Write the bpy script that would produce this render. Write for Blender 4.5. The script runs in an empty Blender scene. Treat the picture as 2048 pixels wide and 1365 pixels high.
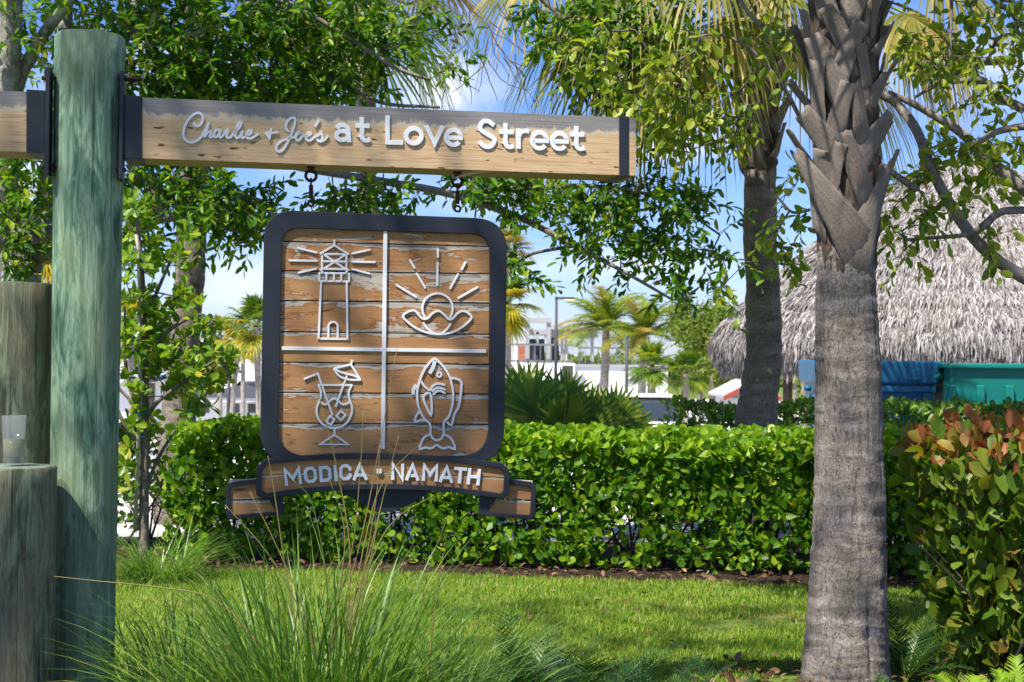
import bpy, math, random
import numpy as np
from mathutils import Vector, Matrix, noise as mnoise

random.seed(7)
RG = np.random.default_rng(11)
SC = bpy.context.scene
COL = SC.collection
R = math.radians

# ---------------------------------------------------------------- camera
F, CX, CY = 2844.4, 1024.0, 682.5          # focal length and centre in photo pixels (2048 wide)
CAMZ = 1.55
cam_d = bpy.data.cameras.new('camera')
cam_d.lens, cam_d.sensor_width = 50.0, 36.0
cam_d.clip_start, cam_d.clip_end = 0.1, 3000
cam_d.dof.use_dof = True
cam_d.dof.focus_distance = 6.2
cam_d.dof.aperture_fstop = 7.1
cam = bpy.data.objects.new('camera', cam_d)
COL.objects.link(cam)
CM = Matrix.Rotation(R(90.65), 4, 'X') @ Matrix.Rotation(R(0.6), 4, 'Z')
cam.matrix_world = Matrix.Translation((0, 0, CAMZ)) @ CM
SC.camera = cam
CM3 = CM.to_3x3()

# ---------------------------------------------------------------- sky, sun, exposure
SUN = Vector((-0.34, -0.43, 0.835)).normalized()
w = bpy.data.worlds.new('World'); SC.world = w; w.use_nodes = True
wt = w.node_tree; wt.nodes.clear()
def WN(t, **k):
    n = wt.nodes.new(t)
    for a, b in k.items(): setattr(n, a, b)
    return n
sky = WN('ShaderNodeTexSky', sky_type='NISHITA', sun_disc=False)
sky.sun_elevation = math.asin(SUN.z); sky.sun_rotation = math.atan2(SUN.x, SUN.y)
sky.air_density, sky.dust_density, sky.ozone_density = 1.0, 0.35, 4.0
hs = WN('ShaderNodeHueSaturation'); hs.inputs['Saturation'].default_value = 1.08; hs.inputs['Value'].default_value = 1.0
tn = WN('ShaderNodeMix', data_type='RGBA', blend_type='MULTIPLY'); tn.inputs[0].default_value = 1; tn.inputs[7].default_value = (.50, .55, .76, 1)
wt.links.new(sky.outputs[0], tn.inputs[6]); wt.links.new(tn.outputs[2], hs.inputs['Color'])
tc = WN('ShaderNodeTexCoord')
mp = WN('ShaderNodeMapping'); mp.inputs['Scale'].default_value = (1, 1, 2.2); mp.inputs['Location'].default_value = (3.1, 0.4, 0.35)
wt.links.new(tc.outputs['Generated'], mp.inputs['Vector'])
n1 = WN('ShaderNodeTexNoise'); n1.inputs['Scale'].default_value = 4.2; n1.inputs['Detail'].default_value = 9; n1.inputs['Roughness'].default_value = 0.55
wt.links.new(mp.outputs[0], n1.inputs['Vector'])
cr = WN('ShaderNodeValToRGB'); cr.color_ramp.elements[0].position = 0.47; cr.color_ramp.elements[1].position = 0.70
wt.links.new(n1.outputs['Fac'], cr.inputs['Fac'])
# a few separate clouds, each in its own direction of the sky
def cloud(az, el, ra, re, amt):
    s = WN('ShaderNodeSeparateXYZ'); wt.links.new(tc.outputs['Generated'], s.inputs[0])
    def m2(op, a, b=0.0, cl=False):
        n = WN('ShaderNodeMath', operation=op, use_clamp=cl)
        for i, x in ((0, a), (1, b)):
            if isinstance(x, bpy.types.NodeSocket): wt.links.new(x, n.inputs[i])
            else: n.inputs[i].default_value = x
        return n.outputs[0]
    da = m2('SUBTRACT', m2('ARCTAN2', s.outputs[0], s.outputs[1]), az); de = m2('SUBTRACT', s.outputs[2], el)
    q = m2('ADD', m2('POWER', m2('DIVIDE', m2('ABSOLUTE', da), ra), 2.0), m2('POWER', m2('DIVIDE', m2('ABSOLUTE', de), re), 2.0))
    soft = m2('SUBTRACT', 1.0, q, True)
    nn = WN('ShaderNodeTexNoise'); nn.inputs['Scale'].default_value = 16; nn.inputs['Detail'].default_value = 9; nn.inputs['Roughness'].default_value = .62; wt.links.new(tc.outputs['Generated'], nn.inputs['Vector'])
    v = m2('SUBTRACT', m2('ADD', soft, m2('MULTIPLY', m2('SUBTRACT', nn.outputs[0], .5), 2.2)), .25, True)
    return m2('MULTIPLY', m2('MINIMUM', v, 1.0), m2('MULTIPLY', soft, amt), True)
clouds = [cloud(-.050, .184, .075, .036, 1.25), cloud(-.20, .048, .10, .036, 1.1), cloud(.08, .065, .12, .022, .8), cloud(.12, .150, .06, .024, 1.0), cloud(.0, .11, .10, .02, .6), cloud(.33, .20, .10, .03, .7), cloud(-.36, .12, .12, .05, 1.2), cloud(.9, .25, .25, .08, 1.1), cloud(-1.1, .3, .3, .1, 1.1), cloud(2.2, .3, .4, .1, 1.1), cloud(-2.4, .35, .4, .12, 1.1)]
# more haze and cloud towards the horizon
sx = WN('ShaderNodeSeparateXYZ'); wt.links.new(tc.outputs['Generated'], sx.inputs[0])
mr = WN('ShaderNodeMapRange'); mr.inputs['From Min'].default_value = 0.0; mr.inputs['From Max'].default_value = 0.16
mr.inputs['To Min'].default_value = 0.22; mr.inputs['To Max'].default_value = 0.0
wt.links.new(sx.outputs['Z'], mr.inputs['Value'])
mx = WN('ShaderNodeMath', operation='MAXIMUM')
ml = WN('ShaderNodeMath', operation='MULTIPLY'); ml.inputs[1].default_value = 0.55
wt.links.new(cr.outputs['Color'], ml.inputs[0])
n2 = WN('ShaderNodeTexNoise'); n2.inputs['Scale'].default_value = 7; n2.inputs['Detail'].default_value = 6
wt.links.new(mp.outputs[0], n2.inputs['Vector'])
ml2 = WN('ShaderNodeMath', operation='MULTIPLY'); wt.links.new(mr.outputs[0], ml2.inputs[0]); wt.links.new(n2.outputs['Fac'], ml2.inputs[1])
ad = WN('ShaderNodeMath', operation='ADD', use_clamp=True); wt.links.new(ml.outputs[0], ad.inputs[0]); wt.links.new(ml2.outputs[0], ad.inputs[1])
mixc = WN('ShaderNodeMix', data_type='RGBA'); mixc.inputs[7].default_value = (4.3, 4.65, 5.2, 1)
last = ad.outputs[0]
for c_ in clouds:
    n_ = WN('ShaderNodeMath', operation='MAXIMUM'); wt.links.new(last, n_.inputs[0]); wt.links.new(c_, n_.inputs[1]); last = n_.outputs[0]
wt.links.new(last, mixc.inputs[0]); wt.links.new(hs.outputs[0], mixc.inputs[6])
bg = WN('ShaderNodeBackground'); bg.inputs['Strength'].default_value = 0.115
wt.links.new(mixc.outputs[2], bg.inputs['Color'])
wo = WN('ShaderNodeOutputWorld'); wt.links.new(bg.outputs[0], wo.inputs['Surface'])

sd = bpy.data.lights.new('sun', 'SUN'); sd.energy = 4.5; sd.angle = R(0.53); sd.color = (1.0, 0.94, 0.83)
so = bpy.data.objects.new('sun', sd); COL.objects.link(so)
so.rotation_euler = SUN.to_track_quat('Z', 'Y').to_euler()

SC.view_settings.view_transform = 'Standard'; SC.view_settings.look = 'None'
SC.view_settings.exposure = 1.08; SC.view_settings.gamma = 1.0
SC.cycles.use_denoising = True
SC.cycles.max_bounces = 7; SC.cycles.diffuse_bounces = 4; SC.cycles.glossy_bounces = 2
SC.cycles.transmission_bounces = 5; SC.cycles.transparent_max_bounces = 6
SC.cycles.caustics_reflective = False; SC.cycles.caustics_refractive = False
SC.render.film_transparent = False

# ---------------------------------------------------------------- pixel rays (photo pixel + depth in metres -> place)
def ray(px, py):
    d = CM3 @ Vector(((px - CX) / F, -(py - CY) / F, -1.0))
    return d / d.y
def P(px, py, Y):
    return Vector((0, 0, CAMZ)) + ray(px, py) * Y
def PX(p):
    """world point -> photo pixel"""
    v = CM3.transposed() @ (Vector(p) - Vector((0, 0, CAMZ)))
    return CX + F * v.x / -v.z, CY - F * v.y / -v.z
def S(Y):               # metres per photo pixel at a depth
    return Y / F

def ground_z(y):
    t = min(1.0, max(0.0, (y - 15.0) / 7.0)); t = t * t * (3 - 2 * t)
    return -0.7 * t

# ---------------------------------------------------------------- objects
ORG = {}
def tag(o, label=None, cat=None, group=None, kind=None):
    if label: o['label'] = label
    if cat: o['category'] = cat
    if group: o['group'] = group
    if kind: o['kind'] = kind
    return o
def thing(name, loc, label, cat, group=None):
    o = bpy.data.objects.new(name, None); COL.objects.link(o)
    o.location = loc; o.empty_display_size = 0.1; ORG[o] = Vector(loc)
    return tag(o, label, cat, group)
def link(name, me, parent=None, mat=None, kind=None, smooth=False):
    o = bpy.data.objects.new(name, me); COL.objects.link(o)
    if parent is not None: o.parent = parent
    ORG[o] = ORG.get(parent, Vector((0, 0, 0))) if parent is not None else Vector((0, 0, 0))
    if mat is not None and not me.materials: me.materials.append(mat)
    if smooth: me.shade_smooth()
    if kind: o['kind'] = kind
    return o
def npmesh(name, V, faces, uv=None):
    """V (n,3); faces a list of int arrays (m,k), any k"""
    me = bpy.data.meshes.new(name)
    V = np.asarray(V, dtype=np.float32)
    faces = [np.asarray(f, dtype=np.int32) for f in faces if len(f)]
    me.vertices.add(len(V)); me.vertices.foreach_set('co', V.ravel())
    loops = np.concatenate([f.ravel() for f in faces])
    tot = np.concatenate([np.full(len(f), f.shape[1], dtype=np.int32) for f in faces])
    st = np.concatenate([[0], np.cumsum(tot)[:-1]]).astype(np.int32)
    me.loops.add(len(loops)); me.loops.foreach_set('vertex_index', loops)
    me.polygons.add(len(tot)); me.polygons.foreach_set('loop_start', st)
    me.update(calc_edges=True)
    if uv is not None:
        l = me.uv_layers.new(name='UVMap')
        l.data.foreach_set('uv', np.asarray(uv, dtype=np.float32)[loops].ravel())
    return me
def bulk(name, V, faces, mat, parent=None, kind=None, smooth=False, uv=None):
    """world coordinates; stored relative to the parent's base"""
    o0 = ORG.get(parent, Vector((0, 0, 0))) if parent is not None else Vector((0, 0, 0))
    V = np.asarray(V, dtype=np.float64) - np.array(o0)
    return link(name, npmesh(name, V, faces, uv), parent, mat, kind, smooth)

class MB:
    """collects world space pieces, builds one mesh"""
    def __init__(s): s.v, s.f, s.uv = [], [], []
    def add(s, vs, fs, uvs=None):
        b = len(s.v); s.v += [tuple(v) for v in vs]; s.f += [tuple(i + b for i in f) for f in fs]
        s.uv += (uvs if uvs else [(0, 0)] * len(vs)); return s
    def box(s, c, ax, ay, az):
        c = Vector(c); ax, ay, az = Vector(ax), Vector(ay), Vector(az)
        vs = [c + ax * i + ay * j + az * k for i in (-1, 1) for j in (-1, 1) for k in (-1, 1)]
        return s.add(vs, [(0, 1, 3, 2), (4, 6, 7, 5), (0, 4, 5, 1), (2, 3, 7, 6), (0, 2, 6, 4), (1, 5, 7, 3)])
    def abox(s, x0, x1, y0, y1, z0, z1):
        return s.box(((x0+x1)/2, (y0+y1)/2, (z0+z1)/2), (abs(x1-x0)/2, 0, 0), (0, abs(y1-y0)/2, 0), (0, 0, abs(z1-z0)/2))
    def tube(s, pts, rad, n=8, caps=True):
        pts = [Vector(p) for p in pts]; m = len(pts)
        if not hasattr(rad, '__len__'): rad = [rad] * m
        up = Vector((0.31, 0.17, 0.93)); vs, fs, uvs = [], [], []
        prev = None; acc = 0
        for i, p in enumerate(pts):
            t = (pts[min(i+1, m-1)] - pts[max(i-1, 0)])
            t = t.normalized() if t.length > 1e-9 else Vector((0, 0, 1))
            if prev is None:
                a = t.cross(up)
                if a.length < 1e-3: a = t.cross(Vector((1, 0, 0)))
            else:
                a = prev - t * prev.dot(t)
            a.normalize(); b = t.cross(a); prev = a
            if i: acc += (p - pts[i-1]).length
            for k in range(n):
                q = 2 * math.pi * k / n
                vs.append(p + (a * math.cos(q) + b * math.sin(q)) * rad[i]); uvs.append((k / n, acc))
        for i in range(m - 1):
            for k in range(n):
                k2 = (k + 1) % n
                fs.append((i*n + k, i*n + k2, (i+1)*n + k2, (i+1)*n + k))
        if caps:
            fs.append(tuple(range(n))[::-1]); fs.append(tuple((m-1)*n + k for k in range(n)))
        return s.add(vs, fs, uvs)
    def torus(s, c, r, t, n, axis_u, axis_v, m=16, k=8):
        c, u, v = Vector(c), Vector(axis_u), Vector(axis_v); w_ = u.cross(v)
        vs, fs = [], []
        for i in range(m):
            q = 2*math.pi*i/m; d = u*math.cos(q) + v*math.sin(q)
            for j in range(k):
                g = 2*math.pi*j/k
                vs.append(c + d*(r + t*math.cos(g)) + w_*(t*math.sin(g)))
        for i in range(m):
            for j in range(k):
                fs.append((i*k+j, i*k+(j+1) % k, ((i+1) % m)*k+(j+1) % k, ((i+1) % m)*k+j))
        return s.add(vs, fs)
    def build(s, name, mat, parent=None, kind=None, smooth=False, bevel=0, uv=False):
        o0 = ORG.get(parent, Vector((0, 0, 0))) if parent is not None else Vector((0, 0, 0))
        me = bpy.data.meshes.new(name)
        me.from_pydata([(a-o0.x, b-o0.y, c-o0.z) for a, b, c in s.v], [], s.f); me.update()
        if uv:
            l = me.uv_layers.new(name='UVMap')
            for lp in me.loops: l.data[lp.index].uv = s.uv[lp.vertex_index]
        o = link(name, me, parent, mat, kind, smooth)
        if bevel:
            md = o.modifiers.new('edge', 'BEVEL'); md.width = bevel; md.segments = 2; md.limit_method = 'ANGLE'; md.angle_limit = R(40)
        return o

def copy_tree(o, parent=None):
    c = o.copy(); COL.objects.link(c)
    if parent is not None: c.parent = parent
    for ch in list(o.children): copy_tree(ch, c)
    return c

# ---------------------------------------------------------------- materials
class Mt:
    def __init__(s, name):
        s.m = bpy.data.materials.new(name); s.m.use_nodes = True; s.t = s.m.node_tree
        s.t.nodes.clear(); s.out = s.t.nodes.new('ShaderNodeOutputMaterial')
    def N(s, typ, ins=None, out=0, **props):
        n = s.t.nodes.new('ShaderNode' + typ)
        for a, b in props.items(): setattr(n, a, b)
        for a, b in (ins or {}).items():
            i = n.inputs[a]
            if isinstance(b, bpy.types.NodeSocket): s.t.links.new(b, i)
            else:
                if i.type == 'RGBA' and hasattr(b, '__len__') and len(b) == 3: b = (*b, 1)
                i.default_value = b
        return n.outputs[out] if out is not None else n
    def tc(s, which='Object'): return s.N('TexCoord', out=which)
    def map(s, v, sc=(1, 1, 1), loc=(0, 0, 0), rot=(0, 0, 0)):
        return s.N('Mapping', {'Vector': v, 'Scale': sc, 'Location': loc, 'Rotation': rot})
    def noise(s, v, sc=5, det=4, ro=.5, dist=0, out=0):
        return s.N('TexNoise', {'Vector': v, 'Scale': sc, 'Detail': det, 'Roughness': ro, 'Distortion': dist}, out)
    def ramp(s, f, stops, interp='LINEAR'):
        n = s.N('ValToRGB', {'Fac': f}, None); e = n.color_ramp.elements; n.color_ramp.interpolation = interp
        while len(e) < len(stops): e.new(0.5)
        for x, (p, c) in zip(e, stops):
            x.position = p; x.color = (*c, 1) if hasattr(c, '__len__') else (c, c, c, 1)
        return n.outputs[0]
    def mix(s, f, a, b, blend='MIX'):
        n = s.N('Mix', None, None, data_type='RGBA', blend_type=blend)
        for i, x in ((0, f), (6, a), (7, b)):
            if isinstance(x, bpy.types.NodeSocket): s.t.links.new(x, n.inputs[i])
            else: n.inputs[i].default_value = ((*x, 1) if hasattr(x, '__len__') else x)
        return n.outputs[2]
    def math(s, op, a, b=0.0, clamp=False):
        n = s.N('Math', None, None, operation=op, use_clamp=clamp)
        for i, x in ((0, a), (1, b)):
            if isinstance(x, bpy.types.NodeSocket): s.t.links.new(x, n.inputs[i])
            else: n.inputs[i].default_value = x
        return n.outputs[0]
    def bump(s, h, st=.5, d=.01):
        return s.N('Bump', {'Height': h, 'Strength': st, 'Distance': d})
    def done(s, col, rough=.6, bump=None, metal=0, spec=.4, **extra):
        ins = {'Base Color': col, 'Roughness': rough, 'Metallic': metal, 'Specular IOR Level': spec}
        if bump is not None: ins['Normal'] = bump
        ins.update(extra)
        b = s.N('BsdfPrincipled', ins)
        s.t.links.new(b, s.out.inputs['Surface']); return s.m

def leaf_mat(name, stops, trans=.38, rough=.42, spec=.35, vein=.25, tsat=1.0, big=6.0):
    """stops: colour ramp over a per leaf random; some light comes through the blade"""
    m = Mt(name)
    rnd = m.math('FRACT', m.math('ADD', m.N('NewGeometry', out='Random Per Island'), m.N('ObjectInfo', out='Random')))
    nz = m.noise(m.tc('Object'), big, 2)
    f = m.math('ADD', m.math('MULTIPLY', rnd, .8), m.math('MULTIPLY', m.math('SUBTRACT', nz, .5), .7), True)
    f = m.math('ADD', f, .1, True)
    col = m.ramp(f, stops)
    col = m.mix(m.math('MULTIPLY', m.noise(m.tc('Object'), 90, 2), vein), col, (.02, .035, .008))
    pb = m.N('BsdfPrincipled', {'Base Color': col, 'Roughness': rough, 'Specular IOR Level': spec})
    tcol = m.mix(1.0, col, (1.5, 1.55, .55), 'MULTIPLY')
    tb = m.N('BsdfTranslucent', {'Color': tcol})
    sh = m.N('MixShader', {0: trans, 1: pb, 2: tb})
    m.t.links.new(sh, m.out.inputs['Surface']); return m.m

def bark_mat(name, c1, c2, c3, sc=(9, 9, 2.2), bstr=.6, spot=.5):
    m = Mt(name); v = m.tc('Object')
    a = m.noise(m.map(v, sc), 3, 8, .65); b = m.noise(v, 5, 5, .6); c = m.noise(v, 30, 4, .6)
    col = m.ramp(a, [(.3, c1), (.55, c2), (.75, c3)])
    col = m.mix(m.ramp(b, [(.45, 0), (.62, spot)]), col, c3)
    col = m.mix(m.ramp(c, [(.55, 0), (.75, .5)]), col, c1)
    return m.done(col, .85, m.bump(m.math('ADD', a, m.math('MULTIPLY', c, .4)), bstr, .02), spec=.15)

M = {}
# ---- leaves
M['oak_leaf'] = leaf_mat('oak leaf', [(0, (.018, .07, .005)), (.4, (.06, .17, .009)), (.78, (.17, .31, .015)), (.97, (.38, .43, .03)), (1, (.36, .2, .03))], .45, .4, .35)
M['ficus_leaf'] = leaf_mat('olive leaf', [(0, (.07, .14, .012)), (.4, (.20, .29, .02)), (.8, (.36, .40, .045)), (.97, (.48, .47, .09)), (1, (.5, .24, .03))], .42, .42, .4)
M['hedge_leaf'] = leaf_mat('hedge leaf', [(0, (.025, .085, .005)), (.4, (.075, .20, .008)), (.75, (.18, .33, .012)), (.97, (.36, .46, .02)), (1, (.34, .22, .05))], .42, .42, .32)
M['hedge_sunlit_leaf'] = leaf_mat('hedge sunlit leaf', [(0, (.10, .24, .008)), (.5, (.21, .38, .014)), (1, (.40, .50, .03))], .45, .4, .35)  # lighter lime copy of the hedge leaf: sun on the hedge top, put into colour
M['back_leaf'] = leaf_mat('back hedge leaf', [(0, (.03, .10, .01)), (.5, (.10, .22, .02)), (1, (.24, .32, .04))], .36, .4, .4)
M['bush_leaf'] = leaf_mat('cocoplum leaf', [(0, (.05, .12, .01)), (.4, (.13, .22, .016)), (.72, (.19, .26, .025)), (.95, (.24, .17, .03)), (1, (.26, .08, .03))], .36, .46, .28)
M['bush_red_leaf'] = leaf_mat('cocoplum young leaf', [(0, (.22, .24, .03)), (.25, (.38, .22, .05)), (.6, (.42, .14, .055)), (1, (.26, .055, .035))], .34, .5, .22)
M['shrub_leaf'] = leaf_mat('young tree leaf', [(0, (.05, .14, .01)), (.4, (.14, .28, .018)), (.75, (.28, .40, .025)), (.93, (.38, .40, .03)), (1, (.50, .20, .02))], .4, .38, .4)
M['fan_leaf'] = leaf_mat('fan palm leaf', [(0, (.04, .11, .012)), (.5, (.10, .20, .02)), (.85, (.22, .28, .03)), (1, (.38, .34, .06))], .36, .4, .4)
M['palmetto_leaf'] = leaf_mat('palmetto leaf', [(0, (.07, .16, .015)), (.5, (.16, .27, .025)), (1, (.36, .38, .05))], .36, .4, .35)
M['yellow_fan_leaf'] = leaf_mat('yellowing palm leaf', [(0, (.12, .2, .02)), (.5, (.32, .32, .03)), (1, (.62, .38, .03))], .4, .45, .3)
M['dry_leaf'] = leaf_mat('dry palm leaf', [(0, (.20, .13, .06)), (.5, (.40, .28, .12)), (1, (.55, .42, .22))], .3, .6, .2)
M['sabal_leaf'] = leaf_mat('drooping palm leaf', [(0, (.08, .11, .015)), (.45, (.20, .21, .03)), (.75, (.40, .32, .08)), (1, (.58, .44, .18))], .42, .45, .3)
M['coco_leaf'] = leaf_mat('coconut leaf', [(0, (.07, .14, .012)), (.5, (.17, .25, .02)), (.9, (.34, .36, .03)), (1, (.5, .4, .06))], .4, .42, .3)
M['coco_dry'] = leaf_mat('old coconut leaf', [(0, (.22, .2, .03)), (.5, (.40, .30, .08)), (1, (.5, .32, .14))], .36, .5, .3)
M['grass'] = leaf_mat('clump grass blade', [(0, (.045, .125, .02)), (.5, (.115, .245, .034)), (.85, (.24, .37, .06)), (1, (.45, .42, .13))], .36, .4, .4)
M['stalk'] = leaf_mat('grass stalk', [(0, (.10, .17, .03)), (.5, (.24, .22, .07)), (1, (.36, .22, .10))], .2, .5, .3)
M['lawn_blade'] = leaf_mat('lawn blade', [(0, (.08, .18, .015)), (.4, (.19, .33, .03)), (.8, (.35, .44, .07)), (1, (.52, .47, .18))], .42, .5, .25, big=1.3)
M['fern'] = leaf_mat('coontie leaflet', [(0, (.012, .05, .01)), (.5, (.03, .10, .018)), (1, (.09, .16, .03))], .28, .4, .4)
M['bright_fern'] = leaf_mat('new coontie leaflet', [(0, (.16, .34, .02)), (1, (.36, .50, .04))], .4, .4, .3)
M['litter'] = leaf_mat('fallen leaf', [(0, (.05, .03, .02)), (.55, (.14, .075, .045)), (.9, (.26, .15, .085)), (1, (.40, .24, .12))], .1, .7, .2)
M['far_leaf'] = leaf_mat('far foliage', [(0, (.05, .11, .02)), (.5, (.14, .2, .03)), (1, (.32, .34, .06))], .4, .6, .2)
# ---- bark, stems
M['oak_bark'] = bark_mat('pale lichen bark', (.06, .05, .045), (.27, .25, .22), (.52, .50, .46), (7, 7, 5))
M['twig'] = bark_mat('twig bark', (.05, .04, .035), (.13, .11, .09), (.22, .2, .17))
M['grey_branch'] = bark_mat('smooth grey branch', (.09, .07, .06), (.22, .185, .16), (.36, .32, .29), (14, 14, 14), .3)
M['stem'] = bark_mat('hedge stem', (.03, .024, .018), (.07, .055, .042), (.12, .1, .08))
M['petiole'] = Mt('petiole').done((.16, .2, .03), .5)

def trunk_mat(name, dark, mid, pale, cracks=1.0):
    m = Mt(name); v0 = m.tc('Object')
    wp = m.N('VectorMath', {0: m.noise(v0, 7, 3, .5, 0, 1), 1: (.5, .5, .5)}, operation='SUBTRACT')
    v = m.N('VectorMath', {0: v0, 1: m.N('VectorMath', {0: wp, 3: .10}, operation='SCALE')}, operation='ADD')
    rings = m.noise(m.map(v, (1.5, 1.5, 9)), 2.2, 8, .68, .6)
    fis = m.noise(m.map(v, (44, 44, 7)), 2.0, 5, .6, .5)
    fis2 = m.noise(m.map(v, (95, 95, 16)), 1.8, 4, .6)
    blot = m.noise(m.map(v, (3, 3, 2)), 2, 5, .6)
    col = m.ramp(rings, [(.34, dark), (.47, mid), (.60, pale)])
    col = m.mix(m.ramp(blot, [(.4, .1), (.65, .85)]), col, mid)
    msk = m.ramp(blot, [(.35, .25), (.6, 1)])
    col = m.mix(m.math('MULTIPLY', m.ramp(fis, [(.33, .8), (.43, 0)]), msk), col, tuple(x*.55 for x in dark))
    col = m.mix(m.ramp(fis2, [(.36, .5), (.5, 0)]), col, dark)
    moss = m.noise(m.map(v0, (2.2, 2.2, 1.2), (4, 2, 1)), 2.4, 5, .6)
    col = m.mix(m.math('MULTIPLY', m.ramp(moss, [(.55, 0), (.72, .6)]), msk), col, (.20, .19, .09))
    lich = m.noise(v0, 26, 5, .65)
    col = m.mix(m.ramp(lich, [(.62, 0), (.70, .55)]), col, (.55, .53, .49))
    fine = m.noise(v, 160, 4, .7)
    col = m.mix(m.math('MULTIPLY', fine, .35), col, tuple(x*.45 for x in mid))
    h = m.math('ADD', m.math('MULTIPLY', rings, 1.0), m.math('MULTIPLY', m.ramp(fis, [(.30, 0), (.48, 1)]), .7))
    h = m.math('ADD', h, m.math('ADD', m.math('MULTIPLY', fine, .3), m.math('MULTIPLY', fis2, .3)))
    return m.done(col, .9, m.bump(h, .7, .02), spec=.1)
M['palm_trunk'] = trunk_mat('grey palm trunk', (.085, .068, .054), (.26, .222, .19), (.44, .39, .345))
M['palm_trunk_brown'] = trunk_mat('brown palm trunk', (.09, .07, .058), (.23, .19, .155), (.37, .315, .27))
M['coco_trunk'] = trunk_mat('pale ringed trunk', (.15, .12, .10), (.42, .37, .33), (.6, .55, .5))
def boot_mat():
    m = Mt('dry leaf base'); v = m.tc('Object'); u = m.tc('UV')
    a = m.noise(m.map(u, (22, 1.6, 1)), 2, 8, .7, .5); b = m.noise(v, 9, 5, .6); c = m.noise(v, 60, 5, .65)
    col = m.ramp(a, [(.32, (.085, .066, .052)), (.5, (.215, .18, .152)), (.68, (.36, .32, .285))])
    col = m.mix(m.ramp(b, [(.42, 0), (.7, .75)]), col, (.17, .13, .105))
    col = m.mix(m.ramp(c, [(.6, 0), (.75, .6)]), col, (.42, .4, .37))
    col = m.mix(m.math('MULTIPLY', m.N('ObjectInfo', out='Random'), .35), col, (.13, .11, .09))
    return m.done(col, .8, m.bump(m.math('ADD', a, c), .6, .008), spec=.15)
M['boot'] = boot_mat()
def fibre_mat():
    m = Mt('brown trunk fibre'); v = m.tc('Object')
    a = m.noise(m.map(v, (30, 30, 3)), 2, 7, .65); b = m.noise(v, 7, 4)
    col = m.ramp(a, [(.3, (.03, .022, .018)), (.5, (.085, .066, .053)), (.7, (.16, .13, .11))])
    col = m.mix(m.ramp(b, [(.5, 0), (.7, .6)]), col, (.22, .14, .10))
    return m.done(col, .9, m.bump(a, .8, .02), spec=.1)
M['fibre'] = fibre_mat()

# ---- timber
def post_mat(name, c_dark, c_mid, c_pale, tint=None, crack=.5):
    m = Mt(name); v = m.tc('Object')
    a = m.noise(m.map(v, (9.5, 9.5, 2.0)), 1.9, 8, .62, 1.3)        # broad drips
    b = m.noise(m.map(v, (34, 34, 1.1)), 2, 7, .65, .3)           # fibres
    c = m.noise(m.map(v, (60, 60, .55)), 1.2, 3, .5, .2)          # checks
    fb = m.noise(m.map(v, (120, 120, 3.2)), 2, 5, .65, .2)
    mo = m.noise(m.map(v, (16, 16, 5)), 2, 6, .65, .6)
    col = m.ramp(a, [(.36, c_dark), (.47, c_mid), (.56, c_pale), (.66, c_mid), (.72, c_dark)])
    col = m.mix(m.ramp(b, [(.35, .62), (.55, 0)]), col, c_dark)
    col = m.mix(m.ramp(b, [(.58, 0), (.78, .45)]), col, c_pale)
    col = m.mix(m.ramp(fb, [(.36, .4), (.48, 0)]), col, c_dark)
    col = m.mix(m.ramp(mo, [(.56, 0), (.72, .6)]), col, c_pale)
    col = m.mix(m.ramp(mo, [(.28, .55), (.42, 0)]), col, c_dark)
    chk = m.ramp(c, [(.32, 1), (.355, 0)])
    col = m.mix(m.math('MULTIPLY', chk, crack), col, (.012, .016, .013))
    if tint: 
        d = m.noise(m.map(v, (2.5, 2.5, 1.1), (3, 1, 5)), 1.5, 4)
        col = m.mix(m.ramp(d, [(.48, 0), (.66, .75)]), col, tint)
    h = m.math('SUBTRACT', m.math('ADD', fb, b), m.math('MULTIPLY', chk, 1.8))
    return m.done(col, .8, m.bump(h, .6, .008), spec=.15)
M['green_post'] = post_mat('green treated timber', (.05, .11, .068), (.155, .275, .18), (.34, .47, .32), (.19, .23, .13))
M['old_pile'] = post_mat('weathered green piling', (.06, .075, .045), (.17, .205, .12), (.30, .34, .21), (.17, .125, .08), .95)
M['end_grain'] = Mt('end grain').done((.16, .2, .15), .8)

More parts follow.
